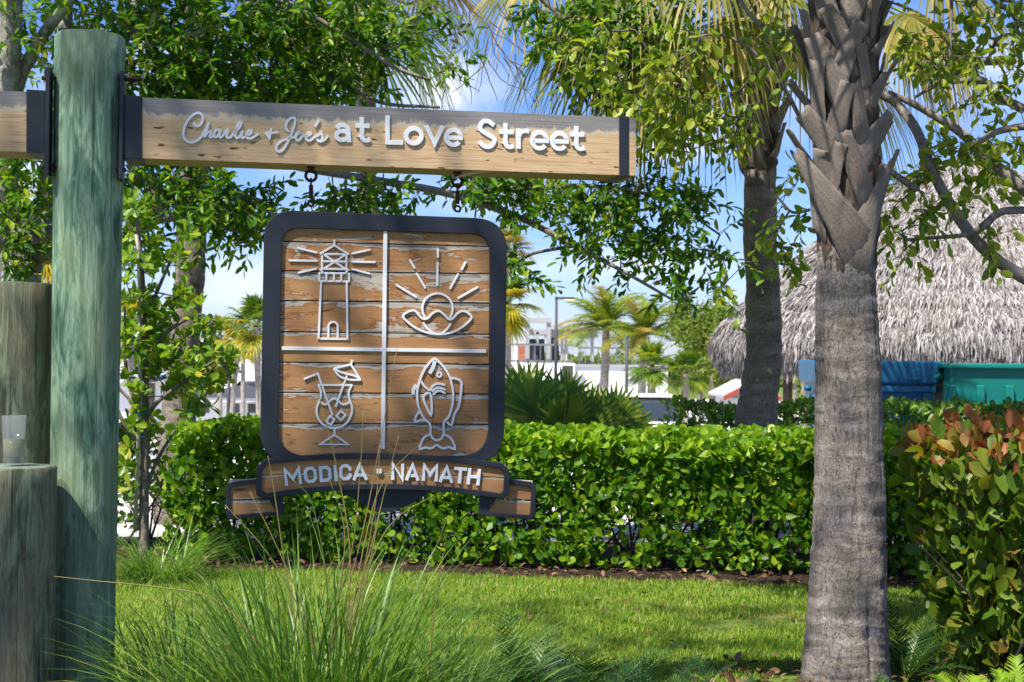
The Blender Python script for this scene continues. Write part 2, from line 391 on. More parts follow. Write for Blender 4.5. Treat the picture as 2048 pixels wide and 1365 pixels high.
def plank_mat():
    m = Mt('weathered sign plank'); uv = m.tc('UV')
    sx = m.N('SeparateXYZ', {0: uv}, None); u, vv = sx.outputs[0], sx.outputs[1]
    rnd = m.N('ObjectInfo', out='Random')
    off = m.N('CombineXYZ', {0: m.math('MULTIPLY', rnd, 37.0), 1: 0.0, 2: m.math('MULTIPLY', rnd, 91.0)})
    p = m.N('VectorMath', {0: uv, 1: off}, operation='ADD')
    gr = m.noise(m.map(p, (3.5, 30, 1)), 2, 8, .62, .35)          # fine grain
    bl = m.noise(m.map(p, (4.2, 1.9, 1)), 1.35, 9, .62, .5)       # weather patches
    col = m.ramp(gr, [(.3, (.17, .078, .030)), (.5, (.33, .168, .072)), (.72, (.44, .255, .122))])
    tone = m.noise(m.map(p, (1.2, .5, 1)), 1.4, 3)
    col = m.mix(m.ramp(tone, [(.4, 0), (.65, .6)]), col, (.42, .235, .105))
    edge = m.math('MULTIPLY', m.math('SUBTRACT', vv, .80), 1.2)
    edge = m.math('MAXIMUM', edge, -.05)
    edge = m.math('ADD', edge, m.math('MULTIPLY', m.math('SUBTRACT', rnd, .55), .11))
    edge = m.math('ADD', edge, m.math('MULTIPLY', m.math('LESS_THAN', vv, .06), .10))
    f = m.math('ADD', m.math('ADD', bl, edge), m.math('MULTIPLY', m.math('SUBTRACT', gr, .5), .10))
    rim = m.ramp(f, [(.52, 0), (.55, 1), (.565, .9), (.58, 0)])
    col = m.mix(m.math('MULTIPLY', rim, .75), col, (.19, .06, .014))
    pale = m.ramp(gr, [(.3, (.26, .23, .19)), (.55, (.42, .385, .33)), (.75, (.5, .47, .42))])
    col = m.mix(m.ramp(f, [(.565, 0), (.58, .92)]), col, pale)
    gray = m.ramp(gr, [(.35, (.07, .066, .062)), (.6, (.19, .18, .17))])
    col = m.mix(m.ramp(f, [(.69, 0), (.72, .9)]), col, gray)
    kn = m.noise(m.map(p, (5, 2.2, 1), (5, 7, 2)), 2.4, 2, .4)
    col = m.mix(m.ramp(kn, [(.72, 0), (.76, .85)]), col, (.09, .035, .014))
    return m.done(col, .75, m.bump(gr, .3, .004), spec=.15)
M['plank'] = plank_mat()

def beam_mat():
    m = Mt('pale timber beam'); uv = m.tc('UV')
    sx = m.N('SeparateXYZ', {0: uv}, None); vv = sx.outputs[1]
    gr = m.noise(m.map(uv, (2.2, 16, 1)), 2.2, 8, .62, .5)
    gr2 = m.noise(m.map(uv, (1.5, 60, 1)), 2, 5, .6, .2)
    wav = m.noise(m.map(uv, (11, 1.5, 1)), 1.9, 9, .7)
    col = m.ramp(gr, [(.28, (.36, .215, .10)), (.5, (.52, .36, .21)), (.72, (.60, .45, .29))])
    col = m.mix(m.ramp(gr2, [(.35, .38), (.5, 0)]), col, (.38, .24, .12))
    kn = m.noise(m.map(uv, (6.5, 5.2, 1), (2.7, 1.3, 0)), 2.6, 2, .35, .15)
    col = m.mix(m.ramp(kn, [(.64, 0), (.69, .4), (.72, .95)]), col, (.085, .04, .02))
    ck = m.noise(m.map(uv, (2.4, 55, 1), (1, 4, 0)), 1.5, 4, .5)
    col = m.mix(m.ramp(ck, [(.27, .85), (.33, 0)]), col, (.14, .075, .035))
    line = m.math('ADD', vv, m.math('MULTIPLY', m.math('SUBTRACT', wav, .5), .50))
    col = m.mix(m.ramp(line, [(.67, 0), (.685, .8), (.74, .8)]), col, (.45, .40, .30))
    gry = m.ramp(gr2, [(.3, (.10, .095, .095)), (.5, (.20, .19, .19)), (.7, (.30, .285, .28))])
    col = m.mix(m.ramp(line, [(.725, 0), (.77, .95)]), col, gry)
    return m.done(col, .75, m.bump(m.math('ADD', gr, gr2), .25, .004), spec=.15)
M['beam'] = beam_mat()

# ---- metal, paint, glass
def paint(name, col, rough=.45, var=.15, spec=.4, metal=0, sc=6):
    m = Mt(name); v = m.tc('Object'); n = m.noise(v, sc, 6, .65); f = m.noise(v, 80, 3)
    c = m.mix(m.math('MULTIPLY', n, var*2), col, tuple(x*.55 for x in col))
    r = m.math('ADD', m.math('MULTIPLY', n, .25), rough - .12)
    return m.done(c, r, m.bump(f, .06, .002), metal, spec)
M['dark_steel'] = paint('dark powder coat', (.016, .0205, .031), .55, .25, .35)
M['letter'] = paint('white painted metal', (.68, .69, .71), .5, .1, .3)
M['rust'] = paint('rusty iron', (.07, .035, .022), .8, .5, .2, .3, 40)
M['steel'] = paint('zinc steel', (.3, .3, .31), .45, .3, .5, .7, 30)
M['white_wall'] = paint('white render', (.80, .80, .79), .85, .07, .2)
M['trim'] = paint('pale grey trim', (.36, .36, .37), .6, .15)
M['dark_trim'] = paint('dark trim', (.05, .052, .06), .6, .2)
M['roof_tile'] = paint('dark roof', (.075, .08, .095), .8, .4, .2)
M['roof_red'] = paint('red painted metal', (.36, .06, .04), .6, .2)
M['roof_pale'] = paint('pale metal roof', (.5, .5, .5), .5, .1)
M['window'] = Mt('dark window').done((.03, .04, .05), .08, spec=.7)
M['blue_bin'] = paint('blue plastic', (.012, .13, .26), .42, .25, .4)
M['teal_bin'] = paint('teal plastic', (.008, .20, .17), .42, .25, .4)
M['car'] = paint('white car paint', (.8, .8, .82), .25, .03, .6)
M['furniture'] = paint('terracotta cushion', (.34, .11, .06), .8, .2)
M['lamp_lens'] = paint('cream lens', (.75, .62, .35), .4, .05)
M['tie'] = paint('teal garden tie', (.005, .17, .15), .5, .1)
M['bamboo'] = paint('grey stake', (.40, .35, .29), .7, .2)
M['glass'] = Mt('clear plastic').done((.36, .38, .38), .06, spec=.3, **{'Alpha': .25})
M['drink'] = Mt('pale yellow drink').done((.36, .34, .12), .08, **{'Alpha': .6})

# ---------------------------------------------------------------- ground
def ground_mat():
    m = Mt('turf soil'); v = m.tc('Object')
    a = m.noise(v, 1.3, 6, .6); b = m.noise(v, 24, 6, .7)
    col = m.ramp(b, [(.3, (.045, .065, .012)), (.5, (.12, .17, .03)), (.72, (.22, .24, .06))])
    col = m.mix(m.ramp(a, [(.52, 0), (.68, .6)]), col, (.22, .17, .10))
    return m.done(col, .95, m.bump(b, .8, .02), spec=.1)
def mulch_mat():
    m = Mt('brown mulch'); v = m.tc('Object')
    a = m.noise(v, 34, 6, .7); b = m.noise(v, 5, 3)
    col = m.ramp(a, [(.32, (.012, .008, .006)), (.5, (.04, .027, .019)), (.7, (.10, .068, .046))])
    col = m.mix(m.ramp(b, [(.5, 0), (.7, .5)]), col, (.10, .06, .04))
    return m.done(col, .95, m.bump(a, 1.0, .03), spec=.1)
def pave_mat():
    m = Mt('pale concrete paving'); v = m.tc('Object')
    a = m.noise(v, .6, 6, .6); b = m.noise(v, 40, 4, .7)
    col = m.ramp(a, [(.3, (.42, .41, .39)), (.7, (.56, .55, .53))])
    col = m.mix(m.math('MULTIPLY', b, .3), col, (.3, .29, .28))
    return m.done(col, .85, m.bump(b, .2, .005), spec=.2)
M['ground'], M['mulch'], M['pave'] = ground_mat(), mulch_mat(), pave_mat()

def sheet(name, x0, x1, ys, dz, mat, nx=1, wob=None):
    V, Fc = [], []
    xs = np.linspace(x0, x1, nx + 1)
    for j, y in enumerate(ys):
        for i, x in enumerate(xs):
            yy = y
            if wob and j == 0: yy = y + wob[0](x)
            if wob and j == len(ys)-1: yy = y + wob[1](x)
            V.append((x, yy, ground_z(y) + dz))
    n = nx + 1
    for j in range(len(ys) - 1):
        for i in range(nx):
            Fc.append((j*n+i, j*n+i+1, (j+1)*n+i+1, (j+1)*n+i))
    return bulk(name, V, [np.array(Fc)], mat, None, 'structure')
far = [-6, 3, 12] + list(np.linspace(15, 22, 10)) + [40, 90, 400, 1500]
sheet('ground', -900, 900, far, -.006, M['ground'])
nz1 = lambda s: (lambda x: .10 * mnoise.noise(Vector((x*1.3, s, 0))) + .05 * mnoise.noise(Vector((x*5, s, 3))))
def bedY(x):      # front edge of the hedge bed
    return 10.05 - .13 * x
sheet('lawn', -9, 9, [4.0, 11.6], 0.0, M['ground'])
V, Fc = [], []
xs = np.linspace(-9, 9, 120)
for x in xs:
    V.append((x, bedY(x) - .12 + nz1(2)(x), .004)); V.append((x, 12.0, .004))
bulk('mulch_bed', V, [np.array([(2*i, 2*i+2, 2*i+3, 2*i+1) for i in range(len(xs)-1)])], M['mulch'], None, 'structure')
V, Fc = [], []
for x in xs:
    V.append((x, 3.0, .004)); V.append((x, (6.35 + .25*math.sin(x*2.1) + 2*nz1(9)(x)) if x < 1.0 else 6.75 + 2*nz1(9)(x) + .5*max(0, x-1.9), .004))
bulk('planting_bed', V, [np.array([(2*i, 2*i+2, 2*i+3, 2*i+1) for i in range(len(xs)-1)])], M['mulch'], None, 'structure')
sheet('pavement', -60, 60, [12.0] + list(np.linspace(15, 22, 10)) + [40, 80], .004, M['pave'])
# ---------------------------------------------------------------- the sign: a local plane through the post's axis
TH = R(10.0)
SU = Vector((math.cos(TH), math.sin(TH), 0)); SN = Vector((math.sin(TH), -math.cos(TH), 0)); ZV = Vector((0, 0, 1))
_ax = P(172, 700, 5.55); P0 = Vector((_ax.x, _ax.y, 0))
C0 = Vector((0, 0, CAMZ))
def pl(px, py, off):
    """where the photo's ray meets the plane OFF metres in front of the post's axis plane: (s, z)"""
    d = ray(px, py); t = (off - (C0 - P0).dot(SN)) / d.dot(SN)
    q = C0 + d * t - P0
    return q.dot(SU), q.z
def pt(s, z, off):
    return P0 + SU * s + SN * off + ZV * z
def plate(poly, off0, off1, mb, uvf=None):
    """poly: (s,z) outline; a solid from off0 (back) to off1 (front)"""
    n = len(poly)
    a = 0
    for i in range(n):
        x1, y1 = poly[i]; x2, y2 = poly[(i+1) % n]; a += x1*y2 - x2*y1
    if a < 0: poly = poly[::-1]
    vs = [pt(s, z, off1) for s, z in poly] + [pt(s, z, off0) for s, z in poly]
    fs = [tuple(range(n)), tuple(range(2*n-1, n-1, -1))] + [(i, i+n, (i+1) % n + n, (i+1) % n) for i in range(n)]
    uvs = [uvf(s, z) for s, z in poly] * 2 if uvf else None
    mb.add(vs, fs, uvs); return mb
def ring_plate(outer, inner, off0, off1, mb):
    n = len(outer); vs = []
    for off in (off1, off0):
        vs += [pt(s, z, off) for s, z in outer] + [pt(s, z, off) for s, z in inner]
    fs = []
    for i in range(n):
        j = (i+1) % n
        fs += [(i, j, n+j, n+i), (2*n+i, 3*n+i, 3*n+j, 2*n+j), (i, 2*n+i, 2*n+j, j), (n+i, n+j, 3*n+j, 3*n+i)]
    mb.add(vs, fs); return mb
def smooth(pts, per=6, closed=False):
    """Catmull-Rom through the points"""
    if len(pts) < 3: return list(pts)
    P_ = [np.array(p, float) for p in pts]; out = []
    n = len(P_); rng = range(n if closed else n - 1)
    for i in rng:
        p1, p2 = P_[i], P_[(i+1) % n]
        p0 = P_[(i-1) % n] if closed or i > 0 else 2*p1 - p2
        p3 = P_[(i+2) % n] if closed or i + 2 < n else 2*p2 - p1
        for k in range(per):
            t = k / per
            out.append(tuple(.5*((2*p1) + (-p0+p2)*t + (2*p0-5*p1+4*p2-p3)*t*t + (-p0+3*p1-3*p2+p3)*t**3)))
    if not closed: out.append(tuple(P_[-1]))
    return out
def rpoly(pts, rad, n=6):
    """outline with rounded corners; rad one number or one per corner (photo pixels)"""
    out = []; m = len(pts)
    if not hasattr(rad, '__len__'): rad = [rad]*m
    for i in range(m):
        p = np.array(pts[i], float); a = np.array(pts[i-1], float) - p; b = np.array(pts[(i+1) % m], float) - p
        la, lb = np.linalg.norm(a), np.linalg.norm(b); r = min(rad[i], la*.49, lb*.49)
        q1, q2 = p + a/la*r, p + b/lb*r
        for k in range(n+1):
            t = k/n; out.append(tuple((1-t)**2*q1 + 2*t*(1-t)*p + t*t*q2))
    return out
_stroke_k = [0]
def stroke(mb, pts, wpx, off, th, closed=False, sm=0, round_=False, tr=lambda p: p):
    """a raised band that follows photo pixels on the sign's face"""
    pts = [tr(p) for p in pts]
    if sm: pts = smooth(pts, sm, closed)
    q = [np.array(pl(x, y, off)) for x, y in pts]
    hw = wpx * .5 * 5.5 / F * .93
    if len(q) < 2: return
    if round_ and not closed:
        d0 = q[0]-q[1]; d0 /= np.linalg.norm(d0)+1e-9; d1 = q[-1]-q[-2]; d1 /= np.linalg.norm(d1)+1e-9
        pre = [(q[0]+d0*hw*f_, w_) for f_, w_ in ((1, .35), (.7, .75))]; post = [(q[-1]+d1*hw*f_, w_) for f_, w_ in ((.7, .75), (1, .35))]
        ws = [w_ for _, w_ in pre] + [1]*len(q) + [w_ for _, w_ in post]
        q = [x for x, _ in pre] + q + [x for x, _ in post]
    else: ws = [1]*len(q)
    n = len(q); L, Rr = [], []
    for i in range(n):
        a = q[(i-1) % n] if (closed or i > 0) else None; b = q[(i+1) % n] if (closed or i < n-1) else None
        t1 = q[i]-a if a is not None else None; t2 = b-q[i] if b is not None else None
        if t1 is None: t1 = t2
        if t2 is None: t2 = t1
        t1 = t1/(np.linalg.norm(t1)+1e-9); t2 = t2/(np.linalg.norm(t2)+1e-9)
        t = t1+t2; l = np.linalg.norm(t); t = t/l if l > 1e-6 else t1
        c = max(.45, float(np.dot(t, t1))); nn = np.array((-t[1], t[0]))*hw*ws[i]/c
        L.append(q[i]+nn); Rr.append(q[i]-nn)
    _stroke_k[0] = (_stroke_k[0]+1) % 9
    f = off + th + _stroke_k[0]*.00035
    vs = []
    for off_ in (f, off-.001):
        vs += [pt(*p, off_) for p in L] + [pt(*p, off_) for p in Rr]
    fs = []
    for i in range(n if closed else n-1):
        j = (i+1) % n
        fs += [(i, n+i, n+j, j), (2*n+i, 2*n+j, 3*n+j, 3*n+i), (i, j, 2*n+j, 2*n+i), (n+i, 3*n+i, 3*n+j, n+j)]
    if not closed: fs += [(0, 2*n, 3*n, n), (n-1, 2*n-1, 4*n-1, 3*n-1)]
    mb.add(vs, fs)

# ---- post
OFB = .10                                  # the beam's front face
sp = thing('sign_post', (P0.x, P0.y, 0), 'tall round green timber post holding the pale beam with raised letters', 'sign post')
def lathe_post(name, base, r0, r1, h, mat, parent, seed, dish=.0, n=56, m=40):
    V, Fc = [], []
    for j in range(m+1):
        t = j/m
        for k in range(n):
            q = 2*math.pi*k/n
            r = (r0+(r1-r0)*t)*(1+.012*mnoise.noise(Vector((math.cos(q)*1.2, math.sin(q)*1.2, t*h*.9+seed)))+.006*mnoise.noise(Vector((math.cos(q)*6, math.sin(q)*6, t*h*.6+seed))))
            if j == m: r -= .008
            z = h*t + (.004*mnoise.noise(Vector((math.cos(q)*3, math.sin(q)*3, seed))) if j == m else 0)
            if j == m-1: z = h-.007
            V.append((base.x+r*math.cos(q), base.y+r*math.sin(q), base.z+z))
    for j in range(m):
        for k in range(n): Fc.append((j*n+k, j*n+(k+1) % n, (j+1)*n+(k+1) % n, (j+1)*n+k))
    o = bulk(name, V, [np.array(Fc)], mat, parent, smooth=True)
    top = [V[m*n+k] for k in range(n)]; c = (base.x, base.y, base.z+h-dish)
    MB().add(top+[c], [(k, (k+1) % n, n) for k in range(n)]).build('end_grain', M['end_grain'], o)
    return o
lathe_post('post', Vector((P0.x, P0.y, 0)), .1225, .134, pl(174, 73, 0)[1], M['green_post'], sp, 3)

# ---- beams
def beam(pix, name, u0):
    tl, tr_, br, bl = [pl(x, y, OFB) for x, y in pix]
    D = .20; mb = MB()
    L = tr_[0]-tl[0]; n = 14
    vs, uvs = [], []
    for i in range(n+1):
        t = i/n
        for (a, b, off, v) in ((bl, br, OFB, 0), (tl, tr_, OFB, 1), (tl, tr_, OFB-D, 1.0), (bl, br, OFB-D, 0.0)):
            s = a[0]+(b[0]-a[0])*t; z = a[1]+(b[1]-a[1])*t
            vs.append(pt(s, z, off)); uvs.append((u0+s, v))
    m = MB()
    # every side its own UV: front 0..1 across, top grey, underside plain
    def strip(i0, i1, va, vb):
        vv, uu, ff = [], [], []
        for i in range(n+1):
            vv += [vs[4*i+i0], vs[4*i+i1]]; uu += [(uvs[4*i+i0][0], va), (uvs[4*i+i1][0], vb)]
        for i in range(n): ff.append((2*i, 2*i+2, 2*i+3, 2*i+1))
        m.add(vv, ff, uu)
    strip(0, 1, 0, 1); strip(1, 2, 1, 1.6); strip(2, 3, 1, 0); strip(3, 0, -.8, 0)
    m.add([vs[0], vs[1], vs[2], vs[3]], [(0, 1, 2, 3)], [(u0+.1, 0), (u0+.1, 1), (u0+.3, 1), (u0+.3, 0)])
    e = 4*n; m.add([vs[e], vs[e+1], vs[e+2], vs[e+3]], [(3, 2, 1, 0)], [(u0+.1, 0), (u0+.1, 1), (u0+.3, 1), (u0+.3, 0)])
    return m.build(name, M['beam'], sp, uv=True)
bm_ = beam([(249, 194), (1272, 236.5), (1272, 352), (249, 315.5)], 'beam', 0)
bm_['label'] = 'long pale beam carrying raised white letters'
bm2 = beam([(-260, 174), (88, 185), (88, 305), (-260, 297)], 'beam', 5.3)
bm2['label'] = 'short stub of beam on the other side of the post'

def wrap(pix, extra, th, name='sleeve', parent=sp):
    q = [pl(x, y, OFB) for x, y in pix]
    mb = MB(); e = extra
    cz = sum(z for _, z in q)/4
    poly = [(s, z+(e if z > cz else -e)) for s, z in q]
    plate(poly, OFB-.20-e, OFB+e, mb)
    return mb.build(name, M['dark_steel'], parent, bevel=.002)
wrap([(247, 193.5), (284, 195.5), (284, 317), (247, 315.5)], .005, 0)
wrap([(53, 182), (90, 184), (90, 304.5), (53, 303)], .005, 0)
eb = wrap([(1238, 234.5), (1257.5, 235.5), (1257.5, 352), (1238, 351)], .004, 0, 'end_band')
for (x0, x1, y0, y1) in ((237, 248, 142, 358), (88, 100, 134, 350)):
    a, b = pl(x0, y1, OFB+.015), pl(x1, y0, OFB+.015)
    mb = MB(); plate([(a[0], a[1]), (b[0], a[1]), (b[0], b[1]), (a[0], b[1])], OFB-.075, OFB+.015, mb)
    fl = mb.build('flange_plate', M['dark_steel'], sp, bevel=.002)
for (xa, xb, y) in ((228, 282, 158), (222, 252, 340), (84, 113, 157), (86, 117, 336)):
    a, b = pl(xa, y, .06), pl(xb, y, .06)
    MB().tube([pt(a[0], a[1], .065), pt(b[0], a[1], .065)], .0085, 8).build('threaded_rod', M['rust'], sp, smooth=True)
    nx_ = pl((xa*.35+xb*.65), y, .06)[0]
    MB().tube([pt(nx_-.006, a[1], .065), pt(nx_+.006, a[1], .065)], .019, 6).build('nut', M['rust'], sp)
# loose splinter under the beam
a, b, c = pl(905, 356, OFB), pl(945, 346, OFB), pl(982, 342, OFB)
mb = MB(); mb.tube([pt(*a, OFB-.02), pt(*b, OFB-.015), pt(*c, OFB-.01)], [.002, .007, .004], 6)
mb.build('splinter', M['beam'], bm_)

# ---- the lettering on the beam
LOFF, LTH = OFB, .006
def letter(strokes, wpx, parent, off=LOFF, th=LTH, name='letter', label=None, round_=False, tr=lambda p: p):
    mb = MB(); 
    for st in strokes:
        pts, o = (st if isinstance(st, tuple) and isinstance(st[-1], dict) else (st, {}))
        stroke(mb, pts, o.get('w', wpx), off, th, o.get('closed', False), o.get('sm', 0), o.get('round', round_), tr)
    ob = mb.build(name, M['letter'], parent, bevel=.0012)
    if label: ob['label'] = label
    return ob
def arc(cx, cy, rx, ry, a0, a1, n=16):
    return [(cx+rx*math.cos(R(a0+(a1-a0)*i/n)), cy+ry*math.sin(R(a0+(a1-a0)*i/n))) for i in range(n+1)]   # y downwards
W = 10.0
def sans(ch, x0, y0, x1, y1):
    h = W/2; l, r_, t, b = x0+h, x1-h, y0+h, y1-h; cx, cy = (l+r_)/2, (t+b)/2; w_, hh = x1-x0, y1-y0
    if ch == 'a':
        yb = t+(b-t)*.70; ry = b-yb
        return [arc(cx-1, t+w_*.36, (r_-l)/2, w_*.36, -155, 0, 12)+[(r_, y1)], arc((l+r_)/2-1, yb, (r_-l)/2-.5, ry, 0, 360, 20)]
    if ch == 't':
        xs = x0+w_*.42
        return [[(xs, y0), (xs, b-9)]+arc(xs+9, b-9, 9, 9, 180, 75, 8)+[(x1-.5, b-2)], [(x0, y0+hh*.33), (x1-1, y0+hh*.345)]]
    if ch == 'L': return [[(l, y0), (l, b), (x1, b+.8)]]
    if ch == 'o': return [(arc(cx, cy, (r_-l)/2, (b-t)/2, 0, 345, 23), {'closed': True})]
    if ch == 'v': return [[(l-1, y0), (cx, b-1), (r_+1, y0+.7)]]
    if ch == 'e': return [[(l+1, cy+.5), (r_, cy+1.2)]+arc(cx, cy, (r_-l)/2, (b-t)/2, -6, -322, 24)]
    if ch == 'S':
        return [(([(r_, t+hh*.13), (cx+3, t-.5), (cx-8, t), (l+1, t+9), (l+2, t+hh*.27), (cx, cy), (r_-1, b-hh*.27), (r_, b-9), (cx+8, b), (cx-4, b+.5), (l-1, b-hh*.15)]), {'sm': 5})]
    if ch == 'r': return [[(l, y0), (l, y1)], ([(l, y0+hh*.42), (l+4, t+3), (cx+5, t), (x1-1, t+1.5)], {'sm': 4})]
for ch, x0, y0, x1, y1 in (('a', 668, 246, 703, 286), ('t', 711, 235, 741, 287), ('L', 770, 232, 806, 291), ('o', 807, 253, 848, 293), ('v', 848, 252, 890, 294),
                           ('e', 887, 256, 926, 296), ('S', 954, 239, 993, 298), ('t', 998, 247, 1028, 300), ('r', 1032, 258, 1059, 299), ('e', 1059, 261, 1098, 303),
                           ('e', 1099, 263, 1138, 304), ('t', 1140, 253, 1169, 304)):
    letter(sans(ch, x0, y0, x1, y1), W, bm_)
zs = lambda u, v: (340+u/5.689, 200+v/5.689)
ZT = lambda p: zs(*p)
SM = {'sm': 4, 'round': True}
letter([([(275, 265), (285, 297), (320, 302), (355, 275), (375, 222), (358, 168), (315, 152), (258, 180), (200, 245), (162, 330), (153, 410), (185, 465), (240, 487), (305, 468), (350, 430), (392, 368), (432, 285), (440, 268)], SM),
        ([(436, 285), (420, 345), (396, 418)], SM), ([(396, 420), (430, 375), (456, 360), (466, 385), (452, 420), (472, 427), (505, 400)], SM),
        ([(565, 352), (528, 347), (500, 385), (505, 424), (537, 420), (566, 375)], SM), ([(576, 352), (561, 410), (577, 430), (607, 405), (640, 350), (662, 347), (650, 385), (645, 425), (660, 435), (690, 425), (740, 372), (795, 310), (812, 265), (792, 255), (766, 300), (746, 380), (748, 425), (772, 436), (800, 410), (824, 362)], SM),
        ([(824, 362), (810, 408), (822, 436), (850, 426), (890, 402), (924, 378), (924, 352), (897, 355), (870, 395), (880, 435), (920, 442), (960, 420), (1000, 395)], SM)],
       5.2, bm_, name='script_word', tr=ZT)
letter([[(1092, 386), (1222, 376)], [(1152, 335), (1130, 450)], [(1094, 386), (1130, 440)]], 5.0, bm_, name='plus_sign', round_=True, tr=ZT)
letter([([(1345, 357), (1320, 330), (1325, 270), (1360, 222), (1400, 205), (1422, 225), (1412, 300), (1376, 400), (1330, 500), (1280, 575), (1240, 592), (1210, 567), (1215, 522), (1270, 470), (1350, 442), (1420, 422), (1450, 395), (1480, 370)], SM),
        ([(1480, 370), (1442, 385), (1426, 430), (1452, 465), (1490, 440), (1502, 395), (1482, 372), (1505, 402), (1540, 418), (1590, 400), (1602, 377), (1575, 374), (1546, 410), (1552, 455), (1592, 466), (1640, 428), (1690, 405), (1716, 368)], SM),
        ([(1716, 368), (1727, 402), (1732, 440), (1708, 476), (1675, 460)], SM), ([(1708, 478), (1752, 462), (1792, 420)], SM), ([(1690, 245), (1672, 275), (1655, 302)], SM)],
       5.2, bm_, name='script_word', tr=ZT)

# ---------------------------------------------------------------- the hanging board
OFH = .035                                # planks' front face
c_ = pl(768, 1000, OFH)
hs_ = thing('hanging_sign', pt(c_[0], pl(768, 1030, OFH)[1], OFH-.03), 'plank sign board in dark rounded frame with white emblems, hanging from the beam', 'sign')
outer_px = rpoly([(528.5, 420), (1014, 439.5), (1006.5, 925), (519.5, 925)], [62, 66, 66, 66], 9)
inner_px = rpoly([(563.5, 456.5), (979, 470), (976.5, 912), (555.5, 912)], [36, 36, 62, 62], 9)
mb = MB(); ring_plate([pl(x, y, OFH) for x, y in outer_px], [pl(x, y, OFH) for x, y in inner_px], OFH-.035, OFH+.016, mb)
mb.build('frame', M['dark_steel'], hs_, bevel=.0025)
ys = [(452, 462), (483, 493.5), (542, 548.5), (601.5, 607), (664, 669.5), (725, 730), (785.5, 789), (847, 849.5), (918, 916)]
def plank_piece(parent, tl, tr_, br, bl, off, gap=.0022, u0=0, clip=None):
    a, b, c, d = [np.array(pl(*p, off)) for p in (tl, tr_, br, bl)]
    a[1] -= gap; b[1] -= gap; c[1] += gap; d[1] += gap
    poly = [tuple(d), tuple(c), tuple(b), tuple(a)]
    zlo, zhi = min(d[1], c[1]), max(a[1], b[1])
    mb = MB(); n = 4
    plate(poly, off-.018, off+random.uniform(-.0015, .0015), mb, lambda s, z: (u0+s, 0.0 if abs(z-zlo) < abs(z-zhi) else 1.0))
    return mb.build('plank', M['plank'], parent, bevel=.0018, uv=True)
for k in range(8):
    (l0, r0), (l1, r1) = ys[k], ys[k+1]
    sl0, sl1 = (r0-l0)/415, (r1-l1)/415
    xa, xb = 546, 994
    plank_piece(hs_, (xa, l0+(xa-563)*sl0), (xb, l0+(xb-563)*sl0), (xb, l1+(xb-563)*sl1), (xa, l1+(xa-563)*sl1), OFH, u0=k*3.7)
mb = MB(); plate([pl(x, y, OFH) for x, y in rpoly([(540, 440), (1002, 452), (996, 916), (532, 916)], 60)], OFH-.033, OFH-.020, mb)
mb.build('backing', M['dark_trim'], hs_)
mb = MB(); stroke(mb, [(770.5, 462), (765.5, 898)], 8.5, OFH, .0085); mb.build('divider', M['letter'], hs_, bevel=.001)
mb = MB(); stroke(mb, [(563, 697), (972, 703)], 8.0, OFH, .0055); mb.build('divider', M['letter'], hs_, bevel=.001)

# emblems
za = lambda p: (540+p[0]/3.033, 450+p[1]/3.033)
zb = lambda p: (760+p[0]/2.904, 450+p[1]/2.904)
E = dict(off=OFH, th=.005)
CL = {'closed': True}; SC_ = {'closed': True, 'sm': 4}; S4 = {'sm': 4}
rays_ = [[(120, 218), (283, 220)], [(170, 143), (283, 170)], [(175, 292), (280, 268)], [(500, 176), (605, 153)], [(500, 226), (635, 228)], [(498, 270), (602, 297)]]
lh = letter([[(390, 92), (390, 127)], [(303, 178), (390, 126), (478, 181)], [(306, 178), (476, 180)], [(316, 180), (316, 270)], [(463, 182), (463, 272)],
        [(330, 184), (455, 267)], [(455, 184), (328, 267)], [(316, 222), (463, 225)], [(310, 268), (473, 270)], [(303, 268), (322, 293)], [(476, 270), (456, 295)],
        [(297, 293), (482, 296)], [(297, 342), (482, 345)], [(299, 293), (299, 344)], [(480, 295), (480, 347)], [(342, 293), (342, 343)], [(388, 294), (388, 344)], [(432, 295), (432, 345)],
        [(310, 345), (295, 692)], [(465, 347), (470, 695)], [(289, 692), (478, 694)], [(355, 692), (355, 622)]+arc(383, 618, 28, 28, 180, 360, 12)+[(411, 692)]],
       4.6, hs_, name='lighthouse_emblem', tr=za, **E)
for r_ in rays_: letter([r_], 4.4, lh, name='light_ray', round_=True, tr=za, **E)
letter([[(205, 937), (290, 903), (380, 1158)], [(285, 972), (502, 974)],
        ([(292, 975), (309, 1010), (306, 1050), (295, 1080), (283, 1120), (291, 1170), (320, 1210), (360, 1231), (392, 1234), (430, 1226), (470, 1196), (494, 1150), (498, 1110), (488, 1075), (478, 1040), (479, 1010), (495, 975)], S4),
        ([(300, 1070), (330, 1090), (350, 1085), (370, 1063), (395, 1056), (416, 1070), (440, 1090), (470, 1085), (490, 1068)], S4),
        [(470, 905), (398, 1106)], [(500, 822), (490, 850)], [(490, 848), (386, 874)], [(490, 848), (550, 943)], ([(386, 874), (420, 918), (480, 940), (552, 942)], S4), ([(386, 874), (440, 898), (510, 916), (550, 941)], S4),
        ([(365, 1160), (391, 1182), (368, 1215), (341, 1194)], CL), ([(430, 1130), (458, 1155), (432, 1186), (403, 1160)], CL),
        [(391, 1234), (391, 1277)], ([(391, 1275), (303, 1332), (475, 1333)], CL)], 4.6, hs_, name='cocktail_emblem', tr=za, **E)
se = letter([(arc(334, 488, 88, 88, 143, 397, 26), {}),
        ([(133, 532), (165, 505), (200, 500), (225, 525), (245, 545), (275, 545), (305, 515), (340, 502), (372, 522), (395, 547), (420, 546), (450, 515), (480, 502), (510, 513), (531, 540), (500, 577), (450, 611), (400, 630), (330, 636), (260, 623), (200, 595), (160, 565)], {'closed': True, 'sm': 4}),
        ([(253, 573), (275, 605), (312, 632)], SM), ([(409, 577), (390, 605), (360, 632)], SM)], 4.8, hs_, name='sunrise_emblem', tr=zb, **E)
